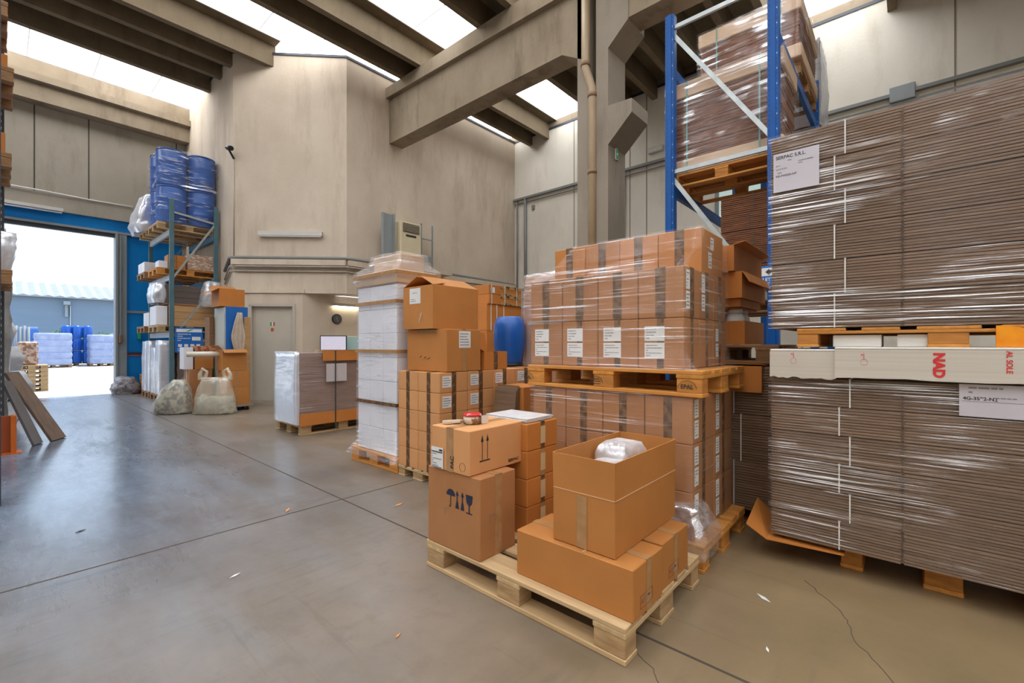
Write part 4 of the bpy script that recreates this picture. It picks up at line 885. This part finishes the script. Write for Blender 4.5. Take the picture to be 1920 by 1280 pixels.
# ================================================ TEAL RACK BY THE OFFICE
RX0, RX1, RY0, RY1 = 2.43, 3.25, 11.8, 13.8
TK = thing('pallet_rack', ((RX0+RX1)/2, 12.8, 0), 'teal pallet rack with pale beams against the wall by the blue door', 'pallet rack')
def tframe(y):
    t = TK
    for x in (RX0, RX1): MB().box(x-.04, x+.04, y-.035, y+.035, 0, 4.32, bev=.005).build('upright', teal, t)
    for a, b in (((RX0, 1.35), (RX1, 2.55)), ((RX0, 2.6), (RX1, 3.95)), ((RX0, .2), (RX1, 1.3))): MB().bar((a[0], y, a[1]), (b[0], y, b[1]), .03, .04).build('brace', galv, t)
    for z in (4.05, 1.3): MB().bar((RX0, y, z), (RX1, y, z-(.12 if z > 4 else 0)), .03, .04).build('brace', galv, t)
    return t
tframe(RY0); tframe(RY1)
for k, z in enumerate((1.42, 2.65, 3.63)):
    for x, w in ((RX0, 'aisle'), (RX1-.02, 'wall')):
        MB().box(x-.025, x+.025, RY0+.04, RY1-.04, z-.06, z+.06, bev=.004).build('beam', blue_grey if w == 'aisle' else plain('sky blue beam', (.12, .3, .5), .5), TK)
t = MB().box(2.48, 2.98, RY0-.06, RY0-.04, 1.04, 1.58).build('rack_sign', blue_s); tag(t, 'blue load information sign on the teal rack frame', 'sign')
F = FY(2.48, RY0-.06, 1.04); M = MB(); quadp(M, F, .02, .48, .44, .51, .001, paper); M.build('sign_panel', paper, t); M = MB(); M.prism([F(.18, .455, .003), F(.24, .455, .003), F(.34, .5, .003), F(.28, .5, .003)], (0, -.0006, 0), green_s); M.build('sign_logo', green_s, t); M = MB(); quadp(M, F, .30, .46, .26, .34, .001, paper); M.build('sign_panel', paper, t); M = MB(); bars(M, F, .04, .28, .24, .42, 4, .003, paper, 3)
for k in range(4): quadp(M, F, .05+k*.11, .12+k*.11, .12, .18, .001, paper)
bars(M, F, .04, .45, .02, .1, 2, .003, paper, 6); M.build('sign_print', paper, t)
# drums on top
pallet('p', 2.79, 12.42, 3.695, 'x', 'pale pallet under the blue drums on top of the teal rack', 'pale', L=1.15, Wd=.95)
k = 0
for z, zn in ((3.842, 'lower'), (4.64, 'upper')):
    for x, xn in ((2.50, 'left'), (3.05, 'right')):
        for y, yn in ((12.15, 'front'), (12.70, 'rear')):
            t = thing('blue_drum', (x, y, z), '%s %s %s blue drum on top of the teal rack' % (zn, yn, xn), 'drum', 'wrapped blue drums on the teal rack')
            MB().lathe((x, y, z), [(.262, 0), (.272, .03), (.272, .25), (.278, .26), (.272, .28), (.272, .51), (.278, .52), (.272, .54), (.272, .73), (.262, .785)], n=28).build('body', drum_blue, t)
            M = MB(); M.lathe((x, y, z), [(.276, .765), (.276, .79)], n=28); M.build('rim', drum_blue, t)
M = MB(); M.shell([(2.215, 3.33, 11.86, 12.99, 3.80), (2.22, 3.325, 11.865, 12.985, 4.6), (2.19, 3.33, 11.85, 13.0, 4.64), (2.22, 3.325, 11.865, 12.985, 4.68), (2.24, 3.30, 11.885, 12.97, 5.40), (2.45, 3.1, 12.0, 12.8, 5.47)], film, n=16, amp=.016, vs=5, seed=61, fr=5)
tag(M.build('stretch_wrap', mk_film('drum wrap', .05, .8, sc=(2.5, 2.5, 22), lo=.54, hi=.63, tilt=.45, diff=.5, ms=2.5, mlo=.45)), 'clear crinkled film round the blue drums on the teal rack', 'stretch wrap')
M = MB(); M.shell([(2.12, 2.5, 12.95, 13.7, 3.75), (2.05, 2.5, 12.95, 13.75, 3.95), (2.15, 2.6, 12.95, 13.7, 4.3), (2.2, 2.6, 12.98, 13.6, 4.6)], film_silver, n=10, amp=.06, vs=5, seed=63, fr=4)
tag(M.build('film_bundle', film_silver), 'white crumpled plastic bundle behind the blue drums', 'bundle')
pallet('p', 2.75, 13.35, 3.695, 'x', 'pale pallet under the white plastic bundle on the teal rack', 'pale', L=1.1, Wd=.75)
# middle level
pallet('p', 2.80, 12.35, 2.712, 'x', 'pallet of small cartons on the middle level of the teal rack', 'orange', L=1.2, Wd=.85)
pallet('p', 2.68, 13.33, 2.712, 'x', 'rear pallet on the middle level of the teal rack', 'brown', L=1.05, Wd=.8)
rg = random.Random(12); n = 0
for i in range(3):
    for k in range(2 if i else 1):
        z = 2.858+k*.15; carton(2.24+i*.16, 2.40+i*.16, 11.98, 12.3, z, z+.15, ['white tipped', 'brown', 'orange'][i]+' small carton, %s on the middle teal rack pallet' % ('lower' if k == 0 else 'upper'), [white_card, kraft_grey, kraft_warm][i], name='small_carton')
M = MB().box(2.76, 3.34, 11.98, 12.5, 2.858, 3.22, bev=.02); tag(M.build('wrapped_parcel', plain('wrapped brown', (.45, .28, .18), .3, c2=(.75, .68, .62), s=14, scale=(1, 1, 3), lo=.5, hi=.62)), 'brown film wrapped parcel on the right of the middle teal level', 'parcel')
for k in range(2): carton(2.18, 2.6, 13.05+k*.35, 13.38+k*.35, 2.858, 3.1, ['front', 'rear'][k]+' white carton on the rear middle teal level pallet', white_card)
# lower level: crate and grey bundles
pallet('p', 2.78, 12.35, 1.482, 'x', 'grey worn pallet on the lowest level of the teal rack', 'pale', L=1.15, Wd=.9)
pallet('p', 2.68, 13.33, 1.482, 'x', 'rear worn pallet on the lowest level of the teal rack', 'brown', L=1.05, Wd=.8)
t = thing('wooden_crate', (2.85, 12.3, 1.63), 'long plywood crate on the lowest level of the teal rack', 'crate')
for z0 in (1.63, 1.78, 1.93): MB().box(2.42, 3.3, 11.99, 12.01, z0, z0+.145, bev=.003).build('plank', ply, t)
MB().box(2.42, 3.3, 12.01, 12.7, 1.63, 2.07).build('crate_box', ply, t); MB().box(2.36, 3.34, 11.97, 12.72, 2.075, 2.10, bev=.003).build('lid', kraft_grey, t)
tag(MB().box(2.20, 2.40, 12.0, 12.6, 1.63, 2.04, bev=.01).build('white_carton', white_card), 'white carton with dark mark left of the plywood crate', 'box')
for k in range(2): carton(2.26+k*.0, 2.40, 13.05+k*.3, 13.32+k*.3, 1.63, 1.95, ['near', 'far'][k]+' white box on the rear lowest teal level pallet', white_card)
for k in range(3): tag(sheets(MB(), 2.35, 3.12, 12.0, 12.6, 2.105+k*.135, 2.235+k*.135, .03, .006, seed=k).build('flat_carton_bundle', plain('grey flat cartons', (.15, .115, .10), .7)), ['lowest', 'middle', 'topmost'][k]+' dark grey flat carton bundle above the plywood crate', 'cardboard', 'dark bundles over the crate')
M = MB(); M.shell([(2.2, 2.36, 12.05, 12.6, 2.105), (2.17, 2.36, 12.0, 12.6, 2.3), (2.22, 2.36, 12.05, 12.55, 2.55)], film_silver, n=8, amp=.03, vs=4, seed=70); tag(M.build('plastic_bundle', film_silver), 'white plastic bundle left of the dark grey carton bundles', 'bundle')
M = MB(); M.shell([(3.0, 3.3, 11.75, 12.0, 2.05), (3.02, 3.32, 11.7, 12.0, 2.3), (3.1, 3.3, 11.8, 12.0, 2.62)], film_milky, n=8, amp=.04, vs=4, seed=71); tag(M.build('plastic_bag', film_milky), 'pale plastic bags hanging at the right of the dark grey bundles', 'bag')
# ground level
for k, (ya, yb) in enumerate(((11.95, 12.8), (12.9, 13.7))):
    pallet('p', 2.78, (ya+yb)/2, 0, 'x', ['front', 'rear'][k]+' pallet on the floor beneath the teal rack', 'brown', L=1.1, Wd=yb-ya-.04)
    for j in range(2):
        z1 = 1.30-.02*j-.14*(k == 0 and j == 1); a = ya+j*(yb-ya)/2
        tag(MB().shell([(2.25, 2.50, a, a+.38, .146), (2.25, 2.50, a, a+.38, .7), (2.26, 2.50, a, a+.37, z1)], film_silver, n=8, amp=.012, vs=5, seed=80+k*3+j).build('wrapped_stack', film_silver), '%s white film wrapped stack on the %s floor pallet of the teal rack' % (['near', 'far'][j], ['front', 'rear'][k]), 'pallet load', 'white wrapped stacks under the teal rack')
tag(sheets(MB(), 2.56, 3.2, 11.98, 12.7, .146, 1.28, .045, .01, seed=90).build('flat_carton_stack', plain('faded cartons', (.30, .22, .19), .7, c2=(.24, .17, .14))), 'grey brown carton stack on the floor under the blue sign', 'cardboard')
t = open_carton(2.50, 2.95, 11.25, 11.62, .0, .36, 'low grey open bin of papers before the teal rack', plain('bin grey', (.42, .42, .42), .6)); MB().box(2.55, 2.9, 11.3, 11.55, .25, .33, bev=.01).build('papers', plain('mixed paper', (.5, .45, .42), .8, c2=(.15, .13, .12), s=14), t)
for k in range(5):
    pallet('p', 2.52, 14.2, k*.095, 'x', ['lowest', 'second', 'third', 'fourth', 'topmost'][k]+' small pallet piled by the blue door', 'orange', L=.4, Wd=.5, H=.092, group='small pallets piled by the blue door')
tag(MB().box(2.30, 2.36, 14.55, 14.64, 1.35, 1.62).build('door_sign', green_s), 'small green notice on the blue door beside the teal rack', 'sign')
M = MB(); M.shell([(1.86, 2.2, 14.25, 14.5, .0), (1.83, 2.26, 14.2, 14.5, .14), (1.88, 2.22, 14.25, 14.5, .30), (1.95, 2.15, 14.3, 14.45, .42)], film_milky, n=8, amp=.05, vs=4, seed=95); tag(M.build('film_bundle', plain('dirty film', (.38, .35, .36), .4, c2=(.1, .09, .1), s=14)), 'crumpled film bundle at the foot of the grey door post', 'bundle')
# ================================================ BAGS, CARTONS AND CABINET BY THE OFFICE DOOR
def sack(x, y, prof, lab, seed, handles=False, cont=1):
    t = thing('plastic_sack', (x, y, 0), lab, 'bag')
    def blob(k, name, m, zmax=1e9, amp=.035):
        M = MB(); n = 28; rings = []
        for (a, b, z, dx) in prof:
            if z > zmax: break
            r_ = []
            for j in range(n):
                an = 2*math.pi*j/n; ca, sa = math.cos(an), math.sin(an)
                dd = 1+noise.noise(Vector((ca*2.2+seed, sa*2.2, z*6)))*.16
                px = a*k*dd*math.copysign(abs(ca)**.8, ca)+dx; py = b*k*dd*math.copysign(abs(sa)**.8, sa)
                r_.append(M.bm.verts.new((x+px*.75+py*.66, y-px*.66+py*.75, z)))
            rings.append(r_)
        for p, q in zip(rings, rings[1:]):
            for j in range(n): f = M.bm.faces.new((p[j], p[(j+1) % n], q[(j+1) % n], q[j])); f.smooth = True
        M.bm.faces.new(rings[0][::-1]); M.bm.faces.new(rings[-1]); return M.build(name, m, t)
    blob(.88, 'contents', bagm if cont == 1 else plain('bag waste pale', (.5, .44, .32), .8, c2=(.3, .3, .28), s=9), .62 if cont == 1 else .30); blob(1, 'bag_skin', film_bag)
    if handles:
        for s_ in (-1, 1):
            p0 = Vector((x, y, .60)); r = Vector((.75, -.66, 0))*s_
            MB().tube([p0+r*.24, p0+r*.245+Vector((0, 0, .10)), p0+r*.20+Vector((0, 0, .19)), p0+r*.13+Vector((0, 0, .14)), p0+r*.17+Vector((0, 0, .02))], [.045, .03, .028, .025, .035], n=8).build('handle', film_bag, t)
    return t
sack(2.02, 9.70, [(.24, .16, .0, 0), (.30, .2, .04, 0), (.29, .21, .18, .0), (.25, .19, .32, .03), (.20, .15, .45, .06), (.14, .10, .54, .09), (.09, .06, .60, .10)], 'filled clear waste sack slumped on the floor, left one', 1)
sack(2.50, 9.12, [(.30, .14, .0, 0), (.34, .17, .03, 0), (.33, .18, .15, 0), (.30, .17, .30, 0), (.27, .14, .45, 0), (.25, .09, .58, 0), (.24, .05, .64, 0)], 'clear waste sack with loop handles standing on the floor, right one', 5, True, 2)
t = thing('wheeled_dolly', (2.95, 9.3, 0), 'low black wheeled dolly under the brown cartons', 'dolly')
MB().box(2.62, 3.14, 9.2, 9.58, .07, .11, bev=.005).build('platform', plain('dolly wood', (.25, .2, .16), .7), t)
for x in (2.70, 3.06):
    for y in (9.26, 9.5): MB().tube([(x-.015, y, .036), (x+.015, y, .036)], .035, n=14).build('wheel', black, t)
carton(2.66, 3.08, 9.22, 9.56, .112, .44, 'lower large brown carton on the wheeled dolly', kraft, tape_tan, tx=False)
carton(2.66, 3.08, 9.22, 9.56, .44, .74, 'upper large brown carton on the wheeled dolly', kraft, tape_tan, tx=False)
open_carton(2.64, 3.03, 9.22, 9.54, .742, 1.12, 'open brown carton with drooping front flap on the dolly cartons', kraft, {'-y': (125, .10), '-x': (40, .1)})
carton(2.26, 2.62, 9.72, 10.1, .0, .38, 'lowest carton of the pile behind the sacks', kraft_grey, tape_tan); carton(2.26, 2.62, 9.72, 10.1, .38, .76, 'middle carton of the pile behind the sacks', kraft_grey, tape_tan)
carton(2.36, 2.64, 9.72, 10.05, .762, 1.0, 'small upper carton under the plastic film roll', kraft)
tag(MB().tube([(2.20, 9.62, 1.04), (2.72, 9.40, 1.04)], .048, n=16).build('film_roll', plain('roll cream', (.72, .66, .55), .4)), 'cream plastic film roll lying across the cartons behind the sacks', 'roll')
tag(MB().box(2.2, 2.34, 9.80, 10.1, .762, 1.16, bev=.005).build('white_carton', white_card), 'narrow white carton left of the film roll', 'box')
t = thing('fruit_tray', (2.5, 9.95, 1.0), 'red brown printed crate on the cartons above the film roll', 'crate')
pr = plain('printed crate', (.45, .20, .08), .6, c2=(.25, .05, .03), s=14, lo=.47, hi=.53)
for k in range(2): MB().box(2.36, 2.72-.0*k, 9.75, 10.1, 1.0+k*.095, 1.09+k*.095, bev=.004).build('tray_layer', pr, t)
t = thing('metal_cabinet', (2.99, 9.92, 0), 'tall grey cabinet with blue side beside the office door', 'cabinet')
cg = plain('cabinet grey', (.48, .49, .45), .5); MB().box(2.80, 3.16, 9.62, 10.26, 0, 1.92, bev=.006).build('body', cg, t)
MB().box(2.805, 3.18, 9.605, 9.62, 0, 1.93).build('blue_side', blue_s, t); MB().box(2.79, 2.80, 9.64, 10.24, .05, 1.80, bev=.003).build('door', cg, t); MB().box(2.775, 2.79, 9.8, 9.88, 1.1, 1.16, bev=.004).build('latch', galv, t)
tag(MB().box(3.10, 3.21, 9.54, 9.58, 0, 1.74, bev=.004).build('wooden_board', ply), 'orange wooden board standing right of the hanging cloth', 'board')
tag(MB().box(2.70, 2.78, 10.2, 10.5, 0, 1.75, bev=.004).build('wooden_post', WD['brown'][2]), 'brown wooden board standing left of the grey cabinet', 'board')
M = MB(); n = 12; top = []; 
n = 16; rows = []
for r in range(19):
    v = r/18; w = .05+.09*min(1, v*2)*(1 if v < .6 else 1-.8*(v-.6)/.4); cx = 3.03-.07*v*(1-v); row = []
    for c in range(n):
        u = c/(n-1); row.append(M.bm.verts.new((cx-w+2*w*u*.85, 9.575-.03-.018*math.sin(u*19+v*2)*(.3+v), 1.82-.80*v-.10*abs(u-.62)*v)))
    rows.append(row)
for p, q in zip(rows, rows[1:]):
    for c in range(n-1): f = M.bm.faces.new((p[c], p[c+1], q[c+1], q[c])); f.smooth = True
t = M.build('hanging_cloth', cloth_m); tag(t, 'beige cloth hanging on the blue side of the cabinet', 'cloth')
md = t.modifiers.new('thickness', 'SOLIDIFY'); md.thickness = .006
open_carton(2.72, 3.15, 9.68, 10.15, 1.935, 2.27, 'open brown carton lying on top of the tall cabinet', kraft_warm, {'-x': (120, .22), '+y': (30, .1)})
# ================================================ LEFT EDGE RACK
LK = t = thing('pallet_rack', (-.5, 7.8, 0), 'dark perforated pallet rack at the left picture edge', 'pallet rack')
for x in (-.01, -1.05):
    M = MB(); M.box(x-.05, x+.05, 7.74, 7.86, 0, 5.4); k = 0
    while k < 60: M.box(x+.02, x+.028, 7.737, 7.741, .3+k*.08, .33+k*.08, paper); k += 1
    M.build('upright', dark_steel, t)
for z in (.4, 1.6, 2.8, 4.0): MB().bar((-1.05, 7.8, z), (-.04, 7.8, z+.9), .03, .04).build('brace', galv, t)
for x in (-.04, -1.05): MB().box(x-.05, x+.05, 5.14, 5.26, 0, 5.4).build('upright', dark_steel, t)
for z, zn in ((1.75, 'lowest'), (2.92, 'middle'), (3.78, 'upper'), (4.42, 'topmost')):
    for x in (-.04, -1.05): MB().box(x-.025, x+.025, 5.26, 7.74, z-.07, z+.06).build('beam', grey_steel, LK)
for z, zn, px in ((2.985, 'middle', .085), (3.845, 'upper', .10), (4.485, 'topmost', .06)):
    pallet('p', px-.6, 7.18, z, 'x', 'brown pallet end on the %s level of the left edge rack' % zn, 'brown', L=1.2, Wd=.86)
    h = .24 if zn == 'middle' else .18 if zn == 'upper' else .5
    carton(-1.0, px-.04, 6.9, 7.55, z+.146, z+.146+h, 'carton on the %s pallet of the left edge rack' % zn, kraft_warm)
pallet('p', -.52, 7.15, 1.815, 'x', 'brown pallet end on the lowest level of the left edge rack', 'brown', L=1.22, Wd=.9)
tag(MB().shell([(-1.0, .05, 6.9, 7.62, 1.965), (-1.0, .09, 6.85, 7.66, 2.15), (-1.0, .10, 6.9, 7.6, 2.36)], film_silver, n=10, amp=.02, vs=4, seed=110).build('wrapped_parcel', film_silver), 'silvery wrapped parcel on the lowest level of the left edge rack', 'parcel')
M = MB(); M.shell([(-.9, .02, 8.4, 9.2, .0), (-.9, .05, 8.4, 9.2, .8), (-.9, .07, 8.4, 9.2, 1.5), (-.9, .06, 8.4, 9.2, 2.0), (-.9, .02, 8.4, 9.2, 2.65)], None, n=10, amp=.035, vs=6, seed=111, fr=4); tag(M.build('wrapped_load', plain('grey foil', (.42, .42, .42), .3, metal=.3, c2=(.25, .24, .23), s=5)), 'tall wavy grey foil covered load past the left rack upright', 'pallet load')
for k, (z0, z1, xm) in enumerate(((0, .40, .17), (.44, .80, .30), (.84, 1.18, .22), (1.22, 1.6, .14))):
    M = MB(); M.shell([(-.6, xm-.06, 9.6, 10.5, z0), (-.6, xm, 9.55, 10.5, (z0+z1)/2), (-.6, xm-.08, 9.6, 10.5, z1)], None, n=10, amp=.03, vs=4, seed=113+k, fr=5); tag(M.build('plastic_sack', plain('white sack', (.70, .71, .74), .4, c2=(.5, .52, .58), s=6, bmp=.4)), ['lowest', 'second', 'third', 'topmost'][k]+' white plastic sack in the pile left of the doorway', 'bag', 'white sacks piled left of the doorway')
brd = plain('board brown', (.22, .15, .11), .45, c2=(.16, .11, .08), scale=(6, 6, 1), s=3)
tag(MB().prism([(.03, 8.05, .87), (.14, 8.28, .87), (.56, 8.28, .0), (.42, 8.05, .0)], (.022, -.01, .012)).build('leaning_board', brd), 'long brown board leaning at the left rack, outer one', 'board')
tag(MB().prism([(.01, 7.90, .78), (.08, 7.98, .78), (.34, 8.02, .0), (.26, 7.90, .0)], (.02, -.008, .01)).build('leaning_board', plain('board grey', (.17, .16, .16), .4)), 'dark grey board leaning at the left rack, inner one', 'board')
t = thing('post_guard', (.07, 7.6, 0), 'orange steel post guard at the foot of the left rack', 'guard')
MB().box(-.12, .10, 7.55, 7.565, 0, .42, bev=.002).build('front_plate', plain('dark orange', (.3, .06, .01), .5), t); MB().box(.085, .13, 7.48, 7.62, 0, .42, bev=.002).build('side_plate', orange_p, t); MB().box(-.14, .17, 7.45, 7.65, 0, .012).build('foot_plate', orange_p, t)
# ================================================ YARD
MB_ = MB().box(-60, 60, YD+.1, 90, -.25, -.01); struct('floor_yard', MB_, yard_m)
M = MB(); M.box(-25, 30, 46, 46.4, 0, 4.7); struct("wall_yard", M, yard_wall_m)
M = MB(); y0, z0, y1, z1 = 45.6, 4.6, 50, 5.9; k = -25
while k < 30:
    M.prism([(k, y0, z0), (k+.3, y0, z0+.10), (k+.6, y0, z0)], (0, y1-y0, z1-z0)); k += .6
M.prism([(-25, y0, z0-.06), (-25, y1, z1-.06), (-25, y1, z1), (-25, y0, z0)], (55, 0, 0)); struct('trim_11', M, yroof)
t = thing('yard_lamp', (3.2, 45.7, 4), 'small grey lamp and cable on the yard wall', 'lamp'); MB().box(3.05, 3.4, 45.3, 46, 4.05, 4.3).box(3.15, 3.3, 45.8, 46, 3.2, 4.1).build('lamp_head', grey_steel, t); MB().box(3.42, 3.46, 45.9, 46, .0, 4).build('cable', plain('pale cable', (.5, .5, .5), .5), t)
def yload(x, y, w, dpt, h, tiers, lab, m, drums=False):
    pallet('p', x, y, -.01, 'x', 'pallet in the yard under the '+lab, 'brown', L=w, Wd=dpt)
    if drums:
        hh = (h-.15)/3
        for k in range(3):
            for i in range(3):
                xx = x-w/2+w/6+i*w/3; yy = y-dpt/2+.22
                o = MB().lathe((xx, yy, .14+k*hh), [(w*.155, 0), (w*.165, .05), (w*.165, hh-.12), (w*.13, hh-.02)], n=16).build('blue_drum', drum_blue); tag(o, '%s drum, %s tier, on the blue drum pallet in the yard' % (['left', 'middle', 'right'][i], TIER[k]), 'drum', 'blue drums out in the yard')
    else:
        hh = (h-.14)/tiers
        for k in range(tiers):
            o = MB().shell([(x-w/2+.03, x+w/2-.03, y-dpt/2, y+dpt/2, .14+k*hh), (x-w/2, x+w/2, y-dpt/2-.03, y+dpt/2, .14+(k+.5)*hh), (x-w/2+.03, x+w/2-.03, y-dpt/2, y+dpt/2, .14+(k+1)*hh)], m, n=8, amp=.012, vs=2, seed=k+int(x*9)).build('wrapped_layer', m); tag(o, '%s layer of the %s in the yard' % (['bottom', 'second', 'third', 'fourth', 'fifth'][k], lab), 'pallet load')
ym = plain('yard white load', (.38, .40, .52), .5, c2=(.28, .31, .46), s=4); yl = plain('yard blue load', (.06, .16, .42), .5, s=4)
yload(1.02, 36, .8, 1.2, 2.15, 3, 'dark blue stack leftmost', yl); yload(1.88, 34, 1.38, 1.2, 1.80, 5, 'pale lilac stack left of the drums', ym); yload(2.93, 36, 1.3, 1.2, 2.3, 3, 'blue drum stack', yl, True)
yload(3.80, 34.5, 1.0, 1.2, 1.75, 4, 'pale stack right of the drums', ym); yload(4.98, 35.6, 1.1, 1.2, 1.85, 4, 'pale stack nearest the doorpost', ym)
for i, (x, y, r, z) in enumerate(((2.5, 38.5, .5, 1.6), (3.6, 38.5, .45, 1.5), (4.4, 38.5, .5, 1.5), (1.5, 38.5, .45, 1.5))):
    M = MB(); rg = random.Random(i)
    for k in range(260):
        v = Vector((rg.gauss(0, 1), rg.gauss(0, 1), rg.gauss(0, 1))).normalized()*r*rg.uniform(.6, 1.1); a = Vector((rg.gauss(0, 1), rg.gauss(0, 1), rg.gauss(0, 1))).normalized(); b = a.orthogonal().normalized(); p = Vector((x, y, z))+v
        M.face([p-a*.07, p+b*.035, p+a*.07, p-b*.035])
    M.tube([(x, y, 0), (x, y, z)], .03, n=6)
    tag(M.build('bush', leaf), 'green bush behind the yard stacks, %s from the left' % ['second', 'third', 'fourth', 'first'][i], 'bush')
for k in range(6): pallet('p', .56, 17.4, -.01+k*.115, 'x', ['lowest', 'second', 'third', 'fourth', 'fifth', 'topmost'][k]+' pallet in the pile just outside the doorway', 'pale', L=.6, Wd=.8, H=.11, group='pallets piled outside the doorway')
tag(MB().box(.32, .68, 17.1, 17.8, .685, 1.29, bev=.04).build('netted_bundle', plain('netted logs', (.55, .42, .32), .7, c2=(.3, .13, .08), s=10, lo=.45, hi=.55)), 'pale and reddish netted bundle on the pallets outside the doorway', 'bundle')
for k in range(4): tag(MB().tube([(.30+k*.075, 17.9, .0), (.30+k*.075, 17.9, 1.72-.03*(k % 2))], .03, n=8).build('metal_pole', grey_steel), '%s dark pole standing behind the netted bundle outside' % ['leftmost', 'second', 'third', 'rightmost'][k], 'pole', 'dark poles outside the doorway')
# floor litter
for i, (x, y, s_, r, m) in enumerate(((.82, 2.66, .03, .3, 'w'), (1.40, 3.42, .045, .9, 'c'), (2.0, 2.9, .05, .2, 'c'), (.35, 4.05, .03, .5, 'd'), (2.02, .42, .02, .4, 'w'), (2.42, .52, .04, 1.0, 'w'), (1.1, 1.6, .02, .4, 'c'))):
    M = MB(); M.prism([(x+s_*math.cos(r), y+s_*math.sin(r), .002), (x-s_*.3*math.sin(r), y+s_*.3*math.cos(r), .002), (x-s_*math.cos(r), y-s_*math.sin(r), .002), (x+s_*.25*math.sin(r), y-s_*.25*math.cos(r), .002)], (0, 0, .003))
    tag(M.build('paper_scrap', {'w': paper, 'c': kraft_pale, 'd': ink}[m]), ['white scrap on the bare floor at the left of the picture', 'tan scrap near the crossing of the floor joints', 'tan splinters on the floor near the taped carton wall', 'dark scrap on the bluish floor', 'tiny white scrap at the crack on the right', 'thin white strip right of the front pallet', 'small tan scrap left of the front pallet'][i], 'scrap')
